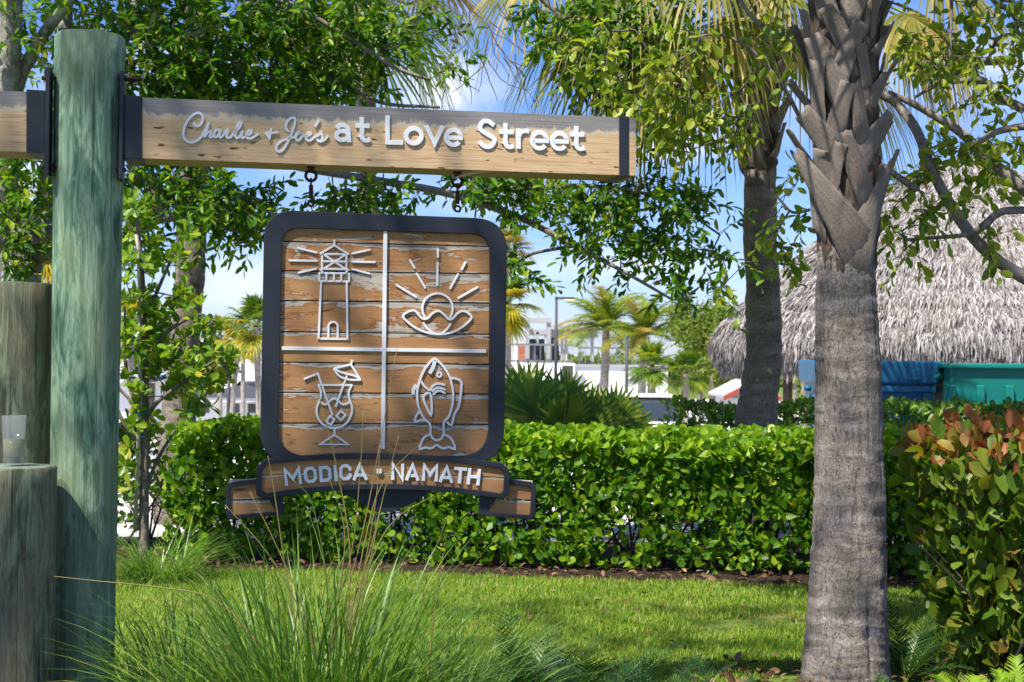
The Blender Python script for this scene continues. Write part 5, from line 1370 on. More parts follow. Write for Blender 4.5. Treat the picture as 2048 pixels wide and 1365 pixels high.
hedge('rear_hedge', 'looser olive hedge behind the clipped one, hiding the lower bins', P(1335, 800, 13.0).x, P(2330, 800, 13.0).x, lambda x: 12.7, .7, 1.13, 6500, .085, .5, M['back_leaf'], T_OBOV, 8, 120, .2, (.2, .4, .9))
hedge('low_shrub', 'dull green shrub at the left end of the clipped hedge', P(205, 900, 11.2).x, P(300, 900, 11.2).x, lambda x: 11.1, .6, .95, 700, .07, .6, M['back_leaf'], T_OBOV, 12, 60, .15, (.1, .5, .35))

# ---- red tipped bush on the right
YB = 7.0
rgb = np.random.default_rng(55)
bb = P(2010, 1330, YB)
bush = thing('cocoplum_bush', (bb.x+.12, bb.y, 0), 'round bush with big oval leaves, green below and copper red on top', 'bush')
prof_px = [(1330, 1872), (1250, 1868), (1170, 1850), (1080, 1838), (1000, 1818), (940, 1806), (890, 1803), (868, 1820), (845, 1880), (835, 2000)]
cx_ = bb.x+.16
A, B, ra, rb = [], [], [], []; P_, D_, N_, top_ = [], [], [], []
zt_ = P(2048, 842, YB).z
while len(P_) < 3600:
    q = nrm(rgb.normal(0, 1, 3)); 
    z = rgb.uniform(.05, 1.0)
    py = 715+(CAMZ-z*zt_)*F/YB
    left = np.interp(py, [y for y, _ in prof_px][::-1], [x for _, x in prof_px][::-1])
    xl = P(left+22, py, YB).x; rad = max(.05, cx_-xl)
    a = rgb.uniform(0, 2*math.pi); lump = 1+.10*mnoise.noise(Vector((math.cos(a)*2.2, math.sin(a)*2.2, z*3.0)))
    rr = rad*(1-abs(rgb.normal(0, .13)))*lump if rgb.random() < .82 else rad*math.sqrt(rgb.random())*.9
    if z > .93: rr = rad*math.sqrt(rgb.random())
    x, y = cx_+rr*math.cos(a), bb.y+.1+rr*math.sin(a)*.95
    if rgb.random() < .25*max(0, .35-z)/.35*3: continue
    P_.append((x, y, z*zt_)); o = np.array([math.cos(a), math.sin(a), .45+.6*(z > .85)])
    N_.append(o+rgb.normal(0, .5, 3)); D_.append(np.array([math.cos(a)*.35, math.sin(a)*.35, .75])+rgb.normal(0, .5, 3)); top_.append(z)
pos, d, n, tp = np.array(P_), np.array(D_), np.array(N_), np.array(top_)
L = .055+.075*rgb.random(len(pos))**1.1
red = (tp+rgb.normal(0, .05, len(tp)) > .865)
front = np.where(pos[:, 1] < bb.y, 1.0, .3)
leaf_set(bush, 'leaf', pos[~red], d[~red], n[~red], L[~red], L[~red]*.62, T_OVAL, M['bush_leaf'], 230, (L/pos[:, 1]*front)[~red])
leaf_set(bush, 'red_leaf', pos[red], d[red], n[red], L[red]*.85, L[red]*.48, T_OVAL, M['bush_red_leaf'], 70, (L/pos[:, 1]*front)[red], 'red_foliage')
for i in range(60):
    a = rgb.uniform(0, 6.28); p = np.array([cx_+rgb.normal(0, .12), bb.y+rgb.normal(0, .12), 0]); r_ = rgb.uniform(.2, .62)
    q = p+np.array([math.cos(a)*r_*.5, math.sin(a)*r_*.5, rgb.uniform(.3, .5)]); e = p+np.array([math.cos(a)*r_, math.sin(a)*r_, rgb.uniform(.6, 1.1)])
    A += [p, q]; B += [q, e]; ra += [.010, .007]; rb += [.007, .003]
V, Fs = frusta(A, B, np.array(ra), np.array(rb), 5); bulk('stems', V, Fs, M['stem'], bush, 'stuff')

# ---------------------------------------------------------------- lawn
rgl = np.random.default_rng(66)
def blades(x, y, z, h, wd, lean, az, bend=.6):
    """two segment blades, vectorised"""
    N = len(x); p = np.stack([x, y, z], 1); d = np.stack([np.cos(az)*lean, np.sin(az)*lean, np.ones(N)], 1); d = nrm(d)
    s = np.stack([-np.sin(az), np.cos(az), np.zeros(N)], 1)*(wd/2)[:, None]
    m = p+d*(h*.55)[:, None]; d2 = nrm(d+np.stack([np.cos(az), np.sin(az), np.full(N, -.2)], 1)*bend*lean[:, None]); e = m+d2*(h*.5)[:, None]
    V = np.stack([p-s, p+s, m+s*.8, m-s*.8, e], 1).reshape(-1, 3); b = np.arange(N)[:, None]*5
    return V, [b+np.array([[0, 1, 2, 3]]), b+np.array([[3, 2, 4]])]
N = 210000
Yv = 5.2+(10.4-5.2)*rgl.random(N)**.8; Xv = rgl.uniform(-.40, .40, N)*Yv
pat = np.array([mnoise.noise(Vector((a*1.2, b*1.6, 3)))+.45*mnoise.noise(Vector((a*4, b*5, 7))) for a, b in zip(Xv[::1], Yv[::1])])
edge = np.array([bedY(a)-.10+nz1(2)(a) for a in Xv]); fr = np.where(Xv < 1.0, 6.35, 6.75+.5*np.maximum(0, Xv-1.9))
keep = (Yv < edge+rgl.normal(0, .03, N)) & (Yv > fr+rgl.normal(0, .12, N)) & (pat < .30+rgl.random(N)*.3)
keep &= ((Xv-P(1692, 1365, YP).x)**2+(Yv-YP)**2 > (.34+rgl.random(N)*.15)**2)
Xv, Yv, pat = Xv[keep], Yv[keep], pat[keep]; n_ = len(Xv)
V, Fs = blades(Xv, Yv, np.zeros(n_), rgl.uniform(.03, .062, n_)*(1-.35*np.clip(pat, 0, 1)), rgl.uniform(.004, .0075, n_), rgl.uniform(.15, 1.1, n_), rgl.uniform(0, 6.28, n_))
bulk('lawn_grass', V, Fs, M['lawn_blade'], None, 'stuff')
dry = rgl.random(n_) < .10+.5*np.clip(pat+.1, 0, 1)
Xd, Yd = Xv[dry]+rgl.normal(0, .01, dry.sum()), Yv[dry]; nd = len(Xd)
V, Fs = blades(Xd, Yd, np.zeros(nd), rgl.uniform(.02, .06, nd), rgl.uniform(.003, .006, nd), rgl.uniform(.5, 2.2, nd), rgl.uniform(0, 6.28, nd))
bulk('dry_grass', V, Fs, M['stalk'], None, 'stuff')
# fallen leaves on the beds and a few on the lawn
N = 800; Xv = rgl.uniform(-3.6, 4.2, N); Yv = np.array([bedY(x) for x in Xv])-.12+rgl.random(N)*1.0
X2 = rgl.uniform(-1.4, 3.0, 300); Y2_ = rgl.uniform(6.7, 9.6, 300); X3 = rgl.uniform(.9, 2.4, 420); Y3 = rgl.uniform(5.9, 7.2, 420)
px_ = np.stack([np.concatenate([Xv, X2, X3]), np.concatenate([Yv, Y2_, Y3]), rgl.uniform(.012, .05, N+720)], 1)
px_[N:N+300, 2] = .035
d = rgl.normal(0, 1, px_.shape)*np.array([1, 1, .35]); n = rgl.normal(0, .45, px_.shape)+np.array([0, 0, 1]); L = rgl.uniform(.03, .085, len(px_)); L[N:N+300] *= .6
V, Fs = leaves(px_, d, n, L, L*.5, T_OVAL); bulk('leaf_litter', V, Fs, M['litter'], None, 'stuff')

# ---------------------------------------------------------------- clump grasses
def clump(name, label, c, rb_, n, hgt, wid, seed, lean=(.15, .95), tall=0, group=None):
    rg = np.random.default_rng(seed); t = thing(name, c, label, 'ornamental grass', group)
    V, Fc = [], []; seg = 9
    def blade(p, az, ln, L, wd, fall, tw):
        b = len(V); q = np.array(p, float); e = math.pi/2-ln; st = L/seg
        for j in range(seg+1):
            u = j/seg; w_ = wd*(.55+.45*math.sin(math.pi*min(1, u*1.5+.15))) if u < .6 else wd*(1-u)/.4+.0006
            a2 = az+tw*u; s = np.array([-math.sin(a2), math.cos(a2), 0])*w_*.5
            V.append(tuple(q-s)); V.append(tuple(q+s))
            q = q+np.array([math.cos(az)*math.cos(e), math.sin(az)*math.cos(e), math.sin(e)])*st; e -= fall/seg*(.3+1.4*u)
        for j in range(seg): Fc.append((b+2*j, b+2*j+1, b+2*j+3, b+2*j+2))
    for i in range(n):
        a0 = rg.uniform(0, 6.28); r = rb_*math.sqrt(rg.random()); p = (c[0]+r*math.cos(a0), c[1]+r*math.sin(a0), c[2])
        az = a0+rg.normal(0, .7); ln = lean[0]+(lean[1]-lean[0])*rg.random()**1.3
        blade(p, az, ln, hgt*rg.uniform(.6, 1.15), wid*rg.uniform(.6, 1.25), rg.uniform(.5, 1.7), rg.normal(0, .6))
    bulk('blades', V, [np.array(Fc)], M['grass'], t, 'stuff')
    return t
g1 = clump('grass_clump', 'large fountain of long green grass blades in front of the hanging sign', (P(640, 900, 5.0).x, 5.0, 0), .25, 1100, .92, .0080, 71, (.05, .82))
g2 = clump('grass_clump', 'grass clump beside the green post at the bottom edge', (P(375, 900, 5.5).x, 5.5, 0), .18, 480, .66, .0085, 72, (.2, 1.1))
g3 = clump('grass_clump', 'lower spreading grass clump right of the tallest grass fountain', (P(860, 900, 5.35).x, 5.4, 0), .2, 640, .66, .009, 73, (.25, 1.15))
g4 = clump('grass_clump', 'small fine grass tuft on the lawn edge beside the young tree', (P(325, 900, 9.75).x, 9.75, 0), .20, 620, .52, .006, 74, (.5, 1.35))
# long seed stalks in front of the board: (pixels from foot to tip), depth
for i, pth in enumerate([[(650, 1330), (690, 1200), (735, 1020), (795, 690), (792, 700)][:4], [(640, 1300), (700, 1120), (720, 950), (727, 822)], [(690, 1250), (735, 1120), (770, 980), (797, 872)], [(600, 1300), (570, 1130), (548, 980), (536, 912)],
                         [(640, 1300), (655, 1180), (625, 1010), (585, 960)], [(660, 1300), (690, 1080), (660, 960), (640, 900), (632, 850)][:3]]):
    MB().tube([P(x, y, 4.95) for x, y in smooth(pth, 6)], list(np.linspace(.0030, .0012, len(smooth(pth, 6)))), 5).build('stalk', M['stalk'], g1, smooth=True)
for pth in ([(630, 740), (640, 800), (668, 910), (700, 1100), (690, 1300)], [(760, 890), (752, 1000), (720, 1180), (690, 1300)], [(848, 880), (770, 960), (735, 1060), (690, 1300)], [(500, 985), (545, 1075), (600, 1200), (640, 1330)], [(780, 945), (765, 1000), (745, 1100), (700, 1320)], [(870, 990), (790, 1040), (740, 1130), (690, 1300)], [(450, 1010), (530, 1100), (590, 1200), (640, 1330)], [(890, 1048), (860, 1130), (830, 1260), (800, 1365)], [(108, 1153), (200, 1163), (320, 1175), (430, 1200), (520, 1290)], [(890, 1085), (880, 1150), (866, 1250), (855, 1365)]):
    s_ = smooth(pth[::-1], 6)
    MB().tube([P(x, y, 4.92) for x, y in s_], list(np.linspace(.0030, .0012, len(s_))), 5).build('stalk', M['stalk'], g1, smooth=True)

# ---------------------------------------------------------------- coonties: low feather plants
def coontie(c, n, L, label, seed, mat='fern', up=(.5, 1.3), wl=.011, group='coontie plants along the front bed', nl=22):
    rg = np.random.default_rng(seed); t = thing('coontie_plant', c, label, 'plant', group)
    for i in range(n):
        az = rg.uniform(0, 6.28); el = rg.uniform(*up)
        pts, V, Fc = feather(c, az, el, L*rg.uniform(.7, 1.15), nl, L*.26, wl, rg.uniform(.5, 1.3), .15, rg)
        o = bulk('frond', V, [np.array(Fc)], M[mat], t)
        MB().tube(pts[::3], [.003, .0025, .002, .0015, .001], 4).build('rachis', M['petiole'], o)
for i, (px, Y, n, L, lab) in enumerate([(1060, 5.7, 16, .40, 'dark feathery plant beside the lower grass clump'), (1190, 5.95, 14, .38, 'dark feathery plant in the middle of the front bed'), (1130, 5.5, 12, .30, 'low dark feathery plant at the bottom edge under the lawn'), (1330, 6.0, 12, .30, 'dark feathery plant in the shade left of the big palm'),
                                       (1450, 5.75, 10, .26, 'small dark feathery plant at the bottom edge near the big palm'), (960, 5.6, 12, .34, 'dark feathery plant rising out of the grass blades')]):
    coontie((P(px, 900, Y).x, Y, 0), n+3, L*1.25, lab, 80+i, up=(.75, 1.4))
coontie((P(1815, 900, 6.9).x, 6.9, 0), 13, .42, 'arching dark plant between the big palm and the copper bush', 90)
coontie((P(1800, 900, 6.1).x, 6.1, 0), 12, .26, 'dark low plant at the foot of the big palm', 92)
coontie((P(1945, 900, 6.0).x, 6.0, 0), 5, .34, 'small plant with upright bright yellow green fronds below the copper bush', 93, 'bright_fern', (1.0, 1.45), .012, nl=26)
coontie((P(2050, 900, 5.95).x, 5.95, 0), 4, .32, 'bright yellow green frond plant in the bottom corner', 94, 'bright_fern', (1.0, 1.45), .012, nl=26)
coontie((P(1690, 900, 6.15).x, 6.15, 0), 8, .16, 'tiny brownish plant right against the foot of the big palm', 95, 'stalk', (.7, 1.3))

# ---------------------------------------------------------------- fan palmettos behind the hedge
rgf = np.random.default_rng(101)
def palmetto(px, py, Y, label, fronds, pm='palmetto_leaf'):
    base = P(px, py, Y); g = ground_z(Y); t = thing('palmetto', (base.x, base.y, g), label, 'fan palm')
    for hx, hy, rp, ux, uy, dp in fronds:
        hub = P(hx, hy, Y+dp); d = (Vector((base.x, base.y, base.z-.3))-hub)*-1; d.normalize()
        up = Vector((ux, -1.0, uy))
        o = add_fan(t, hub-d*.1, d, up, M[pm], .1, rp*S(Y), 30, 2.45, .12, .050, .06, tipdrop=.7)
        MB().tube([Vector((base.x, base.y, g)), Vector((base.x, base.y, g)).lerp(hub, .6)+Vector((0, 0, .1)), hub], [.016, .013, .010], 5).build('petiole', M['petiole'], o, smooth=True)
palmetto(1070, 950, 11.9, 'dark fan palm with upright pointed blades beside the right edge of the board', [(1066, 838, 122, .1, .25, 0), (1030, 858, 112, -.5, .3, .2), (1125, 818, 92, .5, .35, .25), (1050, 800, 92, 0, .6, .4), (1012, 818, 90, -.4, .4, .35), (1120, 860, 84, .6, .3, -.1)], 'fan_leaf')
palmetto(1200, 950, 12.1, 'yellowish fan palm with spreading split blades right of the darker one', [(1185, 868, 100, .0, .3, 0), (1225, 850, 92, .5, .5, .1), (1165, 850, 84, -.3, .3, .2), (1252, 868, 84, .7, .5, .2), (1192, 836, 80, 0, .7, .4)])
# ---------------------------------------------------------------- thatched hut
YH = 21.0; gH = ground_z(YH)
ch = P(1925, 715, YH)
hut = thing('thatched_hut', (ch.x, ch.y, gH), 'big shaggy grey palm thatch roof on timber posts behind the bins', 'hut')
def hz(py): return P(1925, py, YH).z
prof = [(0.06, hz(320)), (.30, hz(326)), (.62, hz(346)), (1.10, hz(388)), (1.62, hz(438)), (2.22, hz(500)), (2.72, hz(556)), (3.18, hz(612)), (3.50, hz(655)), (3.66, hz(690)), (3.60, hz(722)), (3.48, hz(738))]
n = 64; V, Fc = [], []
for r_, z in prof:
    for k in range(n): a = 2*math.pi*k/n; V.append((ch.x+(r_-.10)*math.cos(a), ch.y+(r_-.10)*math.sin(a), z-.06))
for j in range(len(prof)-1):
    for k in range(n): Fc.append((j*n+k, (j+1)*n+k, (j+1)*n+(k+1) % n, j*n+(k+1) % n))
def thatch_mat():
    m = Mt('grey palm thatch')
    rnd = m.N('NewGeometry', out='Random Per Island'); v = m.tc('Object')
    a = m.noise(m.map(v, (3, 3, 9)), 3, 5, .6)
    col = m.ramp(rnd, [(0, (.04, .036, .036)), (.28, (.16, .148, .146)), (.65, (.33, .315, .312)), (1, (.54, .525, .52))])
    col = m.mix(m.math('MULTIPLY', a, .35), col, (.17, .13, .11))
    big = m.noise(v, 1.1, 5, .6)
    col = m.mix(m.ramp(big, [(.5, 0), (.7, .22)]), col, (.23, .17, .13))
    return m.done(col, .9, m.bump(m.noise(v, 60, 3), .3, .01), spec=.1)
M['thatch'] = thatch_mat(); M['thatch_dark'] = paint('thatch underside', (.06, .05, .042), .95, .4, .1)
bulk('roof_shell', V, [np.array(Fc)], M['thatch_dark'], hut)
rgh = np.random.default_rng(120)
pr = np.array(prof); seglen = np.sqrt((np.diff(pr, axis=0)**2).sum(1)); cum = np.concatenate([[0], np.cumsum(seglen)])
N = 105000
rmid = np.interp(np.linspace(0, cum[-1], 400), cum, pr[:, 0]); cdf = np.cumsum(rmid); cdf = cdf/cdf[-1]
u = np.interp(rgh.random(N), cdf, np.linspace(0, cum[-1], 400))
u = np.where(rgh.random(N) < .12, cum[-1]-rgh.random(N)*.35, u)
rr = np.interp(u, cum, pr[:, 0]); zz = np.interp(u, cum, pr[:, 1]); r2 = np.interp(np.minimum(u+.12, cum[-1]+0), cum, pr[:, 0]); z2 = np.interp(np.minimum(u+.12, cum[-1]), cum, pr[:, 1])
a = rgh.uniform(0, 2*np.pi, N); a = np.where(rgh.random(N) < .55, rgh.uniform(np.pi*.95, np.pi*2.0, N), a)
ca, sa = np.cos(a), np.sin(a)
lay = .05*((u/.36+.12*np.sin(a*9)+.1*np.sin(a*23)) % 1.0)
pos = np.stack([ch.x+(rr+lay)*ca, ch.y+(rr+lay)*sa, zz+.02], 1)
dr, dz = r2-rr, z2-zz; flat = np.hypot(dr, dz) < 1e-3; dz = np.where(flat, -.1, dz); dr = np.where(flat, -.02, dr)
d = nrm(np.stack([dr*ca, dr*sa, dz-.03], 1)); tang = np.stack([-sa, ca, np.zeros(N)], 1)
d = nrm(d+tang*rgh.normal(0, .22, (N, 1))+rgh.normal(0, .10, (N, 3)))
outn = np.cross(tang, d); outn *= np.sign((outn*np.stack([ca, sa, np.full(N, .4)], 1)).sum(1, keepdims=True))
d = nrm(d+outn*rgh.uniform(.02, .34, (N, 1)))
L = rgh.uniform(.10, .25, N); Wd = rgh.uniform(.008, .021, N)
sd = nrm(np.cross(d, outn)+outn*rgh.normal(0, .5, (N, 1)))*Wd[:, None]*.5
m1 = pos+d*L[:, None]*.55; e1 = pos+nrm(d+np.array([0, 0, -.35])+rgh.normal(0, .08, (N, 3)))*L[:, None]
V = np.stack([pos-sd, pos+sd, m1+sd*.9, m1-sd*.9, e1+sd*.35, e1-sd*.35], 1).reshape(-1, 3); b = np.arange(N)[:, None]*6
bulk('thatch', V, [b+np.array([[0, 1, 2, 3]]), b+np.array([[3, 2, 4, 5]])], M['thatch'], hut, 'stuff')
for x in (1575, 1612, 1800, 2020):
    q = P(x, 800, YH-2.3 if x != 1575 else YH-1.5); MB().tube([(q.x, q.y, gH-.1), (q.x, q.y, hz(700))], [.07, .065], 10).build('hut_post', M['palm_trunk_brown'], hut, smooth=True)

# ---------------------------------------------------------------- bins
def rbox(mb, x0, x1, y0, y1, z0, z1, tx=0, ty=0, r=.05, n=4):
    """box with rounded upright corners; sides lean in by tx, ty at the foot"""
    def ringp(z, ix, iy):
        out = []
        for cx, cy, a0 in ((x1-ix-r, y1-iy-r, 0), (x0+ix+r, y1-iy-r, 90), (x0+ix+r, y0+iy+r, 180), (x1-ix-r, y0+iy+r, 270)):
            for k in range(n+1): a = R(a0+90*k/n); out.append((cx+r*math.cos(a), cy+r*math.sin(a), z))
        return out
    A, B = ringp(z0, tx, ty), ringp(z1, 0, 0); m = len(A)
    mb.add(A+B, [(k, (k+1) % m, m+(k+1) % m, m+k) for k in range(m)]+[tuple(range(m))[::-1], tuple(m+k for k in range(m))]); return mb
Yb = 14.6
x0, x1 = P(1640, 760, Yb).x, P(1876, 760, Yb).x; g = 0.0
zt = P(1760, 716, Yb).z; zl = P(1760, 768, Yb).z
tb = thing('waste_container', ((x0+x1)/2, Yb+.5, 0), 'blue plastic wheeled waste container with a closed lid', 'waste bin')
mb = rbox(MB(), x0+.02, x1-.02, Yb+.02, Yb+.95, .16, zl+.01, .09, .09, .07); mb.build('body', M['blue_bin'], tb, bevel=.01)
mb = MB(); rbox(mb, x0-.045, x1+.045, Yb-.045, Yb+1.0, zl, zt-.03, .015, .015, .09); mb.build('lid', M['blue_bin'], tb, bevel=.022)
mb = MB()
for i in range(6): xx = x0+(x1-x0)*(i+.5)/6; mb.abox(xx-.035, xx+.035, Yb-.005, Yb+.02, .35, zl-.12)
ribs = mb
for i in (0, 5): xx = x0+(x1-x0)*(i+.5)/6; MB().abox(xx-.05, xx+.05, Yb-.012, Yb+.06, .3, zl-.09).build('rib', M['blue_bin'], tb, bevel=.012)
MB().abox(x0+.02, x1-.02, Yb-.012, Yb+.03, zl-.085, zl-.02).build('rim', M['blue_bin'], tb, bevel=.01)
MB().abox((x0+x1)/2+.28, (x0+x1)/2+.42, Yb-.056, Yb-.03, zl+.035, zl+.15).build('handle', M['blue_bin'], tb, bevel=.01)
for xx in (x0+.16, x1-.16):
    for yy in (Yb+.2, Yb+.8): MB().tube([(xx-.03, yy, .085), (xx+.03, yy, .085)], .085, 14).build('wheel', M['dark_trim'], tb, smooth=False)
for sx_, xx in ((-1, x0-.02), (1, x1+.02)): MB().tube([(xx, Yb+.35, zl-.06), (xx+sx_*.07, Yb+.35, zl-.06)], .03, 10).build('lift_pin', M['blue_bin'], tb, smooth=True)
Yc = 14.3; x0, x1 = P(1897, 760, Yc).x, P(2190, 760, Yc).x; zt = P(1960, 727, Yc).z
tb2 = thing('waste_container', ((x0+x1)/2, Yc+.5, 0), 'teal green plastic waste container right beside the blue one', 'waste bin')
mb = rbox(MB(), x0+.03, x1-.03, Yc+.03, Yc+.95, .16, zt-.02, .07, .09, .06); mb.build('body', M['teal_bin'], tb2, bevel=.01)
mb = rbox(MB(), x0-.02, x1+.02, Yc-.02, Yc+1.0, zt-.055, zt, .0, .0, .08); mb.build('rim', M['teal_bin'], tb2, bevel=.015)
for i in range(5):
    xx = x0+(x1-x0)*(i+.12)/5; MB().abox(xx-.04, xx+.04, Yc-.0, Yc+.08, .3, zt-.22).build('rib', M['teal_bin'], tb2, bevel=.012)
for xx in (x0+.16, x1-.16): MB().tube([(xx-.03, Yc+.2, .085), (xx+.03, Yc+.2, .085)], .085, 14).build('wheel', M['dark_trim'], tb2)
MB().tube([(x0-.09, Yc+.3, zt-.14), (x0+.03, Yc+.3, zt-.14)], .035, 10).build('lift_pin', M['teal_bin'], tb2, smooth=True)

# ---------------------------------------------------------------- terrace building far behind
YT = 65.0; gT = -.7
T = lambda px, py, dy=0: P(px, py, YT+dy)
tw = thing('terrace_building', (T(1180, 760).x, YT, gT), 'white walled building with a railed roof terrace and pale pergola', 'building')
def slab(name, pxa, pxb, pya, pyb, d0, d1, mat, parent=tw, bev=0, Y=YT):
    a, b = P(pxa, pyb, Y), P(pxb, pya, Y)
    return MB().abox(a.x, b.x, Y+d0, Y+d1, a.z, b.z).build(name, M[mat], parent, bevel=bev)
a, b = T(960, 800), T(1150, 727); MB().abox(a.x, b.x, YT, YT+9, gT, b.z).build('wall', M['white_wall'], tw)
a, b = T(1150, 800), T(1340, 733); MB().abox(a.x, b.x, YT+.9, YT+9, gT, b.z).build('wall', M['white_wall'], tw)
slab('opening', 1124, 1146, 732, 790, -.02, .3, 'dark_trim')
slab('coping', 1150.5, 1341, 731, 734, .8, 1.1, 'trim')
for x, y0 in ((1055, 638), (1098, 642), (1077, 662), (1129, 662), (1137, 668), (1192, 672)):
    slab('pergola_post', x-4.5 if y0 < 650 else x-3, x+4.5 if y0 < 650 else x+3, y0, 727, .5 if y0 < 650 else 3.0, .95 if y0 < 650 else 3.4, 'trim')
slab('pergola_beam', 1049, 1104, 636, 645, .4, 1.1, 'trim'); slab('pergola_beam', 1049, 1060, 640, 648, .4, 5, 'trim'); slab('pergola_beam', 1096, 1205, 650, 657, 2.4, 3.2, 'trim')
slab('pergola_roof', 1060, 1200, 658, 667, 3.0, 7, 'trim'); slab('pergola_roof', 1096, 1205, 664, 672, 3.4, 8, 'roof_pale')
slab('glass_door', 1061, 1094, 676, 727, 4.6, 4.7, 'window'); slab('glass_door', 1100, 1126, 676, 727, 5.6, 5.7, 'window'); slab('back_wall', 1020, 1060, 672, 727, 4.4, 4.6, 'roof_pale'); slab('parasol_pole', 1166, 1168, 680, 731, 1.6, 1.7, 'trim')
for x in (1150, 1170, 1185): slab('planter', x-5, x+5, 722, 733, 1.5, 2.0, 'dark_trim')
slab('shade_screen', 1107, 1124, 668, 700, 4.5, 4.6, 'dark_trim')
for x in range(1026, 1146, 11): slab('rail_post', x-.9, x+.9, 690, 727, .05, .12, 'steel')
for x in list(range(1160, 1200, 13))+list(range(1212, 1300, 8)): slab('rail_post', x-.9, x+.9, 697, 732, .95, 1.02, 'steel')
slab('rail', 1018, 1146, 688.5, 691, .04, .14, 'steel'); slab('rail', 1158, 1300, 695, 697.5, .94, 1.04, 'steel'); slab('rail', 1018, 1146, 722, 724, .05, .12, 'steel')
for px, w_ in ((1046, 22), (1072, 14)):
    q = T(px, 727, 1.8); tt = thing('lounge_chair', (q.x, q.y, q.z), 'terracotta cushioned seat behind the terrace railing' if px == 1046 else 'smaller dark seat on the terrace beside the terracotta one', 'chair')
    mt_ = 'furniture' if px == 1046 else 'dark_trim'; hw = w_*.5*S(YT)
    MB().abox(q.x-hw, q.x+hw, q.y, q.y+.6, q.z, q.z+.42).build('seat', M[mt_], tt, bevel=.05); MB().abox(q.x-hw, q.x+hw, q.y+.45, q.y+.62, q.z+.3, q.z+.85).build('backrest', M[mt_], tt, bevel=.05)
# lamp post, plain pole
def lamp(px, ytop, Y, label):
    g = ground_z(Y); q = P(px, ytop, Y); t = thing('lamp_post', (q.x, q.y, g), label, 'lamp post'); k = S(Y)
    MB().tube([(q.x, q.y, g), (q.x, q.y, q.z)], [5.2*k/2*1.5, 5.2*k/2], 10).build('pole', M['dark_trim'], t, smooth=True)
    MB().abox(q.x-3*k, q.x+36*k, q.y-.05, q.y+.05, q.z-5*k, q.z-.5*k).build('arm', M['dark_trim'], t)
    MB().abox(q.x+15*k, q.x+37*k, q.y-.12, q.y+.12, q.z-9*k, q.z-5.2*k).build('lamp_head', M['lamp_lens'], t, bevel=.02)
lamp(1113, 594, 48.0, 'tall black lamp post with a cream lamp head on its arm')
q = P(1254, 676, 40.0); t = thing('pole', (q.x, q.y, -.7), 'plain thin dark pole between the two coconut palms', 'pole')
MB().tube([(q.x, q.y, -.7), (q.x, q.y, q.z)], [.05, .042], 10).build('shaft', M['dark_trim'], t, smooth=True); MB().tube([(q.x, q.y, q.z), (q.x, q.y, q.z+.06)], [.055, .02], 10).build('cap', M['dark_trim'], t)

# ---------------------------------------------------------------- palms in the distance
def coconut(px, py, Y, r_px, label, trunk_w, seed, n=20, dry=.25, group='coconut palms by the terrace wall'):
    rg = np.random.default_rng(seed); top = P(px, py, Y); g = ground_z(Y); t = thing('coconut_palm', (top.x, top.y, g), label, 'palm tree', group)
    k = S(Y); V, Fc, UV, s_ = trunk_mesh([(px-2+x, 715+(CAMZ-g)*F/Y*(1-u)+(py-715)*u, Y, trunk_w*.5*(1.35-.4*u)) for x, u in ((0, 0), (-2, .3), (1, .65), (2, 1))], 16, 8, .4, seed, .01)
    bulk('trunk', V, [np.array(Fc)], M['coco_trunk'], t, smooth=True)
    for i in range(n):
        az = i*2.4+rg.normal(0, .2); el = rg.uniform(-.25, 1.4); Lr = r_px*k*rg.uniform(.95, 1.3)
        pts, V, Fc = feather(top+Vector((0, 0, rg.uniform(-.1, .15))), az, el, Lr, 44, Lr*.34, .05, rg.uniform(.5, 1.35), .4, rg)
        o = bulk('frond', V, [np.array(Fc)], M['coco_dry' if el < .1 and rg.random() < dry*2 or rg.random() < dry*.6 else 'coco_leaf'], t)
        MB().tube(pts[::2], list(np.linspace(.03, .008, 7)), 4).build('rachis', M['petiole'], o)
    for i in range(14):
        a = rg.uniform(0, 6.28); MB().box(top+Vector((math.cos(a)*.2, math.sin(a)*.2, -.25-rg.random()*.3)), (.02, 0, 0), (0, .02, 0), (0, 0, .25)).build('sheath', M['dry_leaf'], t) if i < 5 else None
coconut(1212, 655, 55.0, 92, 'taller coconut palm with arching green fronds in front of the white wall', 15, 201, 32, .1)
coconut(1287, 672, 52.0, 84, 'coconut palm with browner hanging fronds right of the taller one', 14, 202, 28, .3)
def fanpalm(px, py, Y, r_px, label, trunk_w, seed, n=20, mats=('fan_leaf',), group='fan palms in the distance', low=-40, px0=None):
    rg = np.random.default_rng(seed); top = P(px, py, Y); g = ground_z(Y); px0 = px if px0 is None else px0
    b = P(px0, py, Y); t = thing('fan_palm', (b.x, b.y, g), label, 'palm tree', group); yb = 715+(CAMZ-g)*F/Y
    V, Fc, UV, s_ = trunk_mesh([(px0, yb, Y, trunk_w*.62), (px0, yb*.6+py*.4, Y, trunk_w*.5), (px, py, Y, trunk_w*.5)], 16, 8, .5, seed, .012)
    bulk('trunk', V, [np.array(Fc)], M['coco_trunk'], t, smooth=True)
    for i in range(n):
        a = i*2.4+rg.normal(0, .2); e = R(rg.uniform(low, 80)); d = Vector((math.cos(a)*math.cos(e), math.sin(a)*math.cos(e), math.sin(e)))
        k = r_px*S(Y); add_fan(t, top, d, ZV, M[mats[int(rg.integers(len(mats)))] if e > 0 else mats[-1]], k*.45, k*.62, 22, 2.0, .35, k*.055, pr=.015)
fanpalm(512, 655, 32.0, 78, 'fan palm with yellow lower fronds showing left of the board', 13, 211, 30, ('fan_leaf', 'fan_leaf', 'yellow_fan_leaf'), px0=518)
fanpalm(478, 690, 36.0, 62, 'smaller green fan palm left of the yellowing one', 10, 212, 26, ('fan_leaf', 'yellow_fan_leaf'), px0=465)
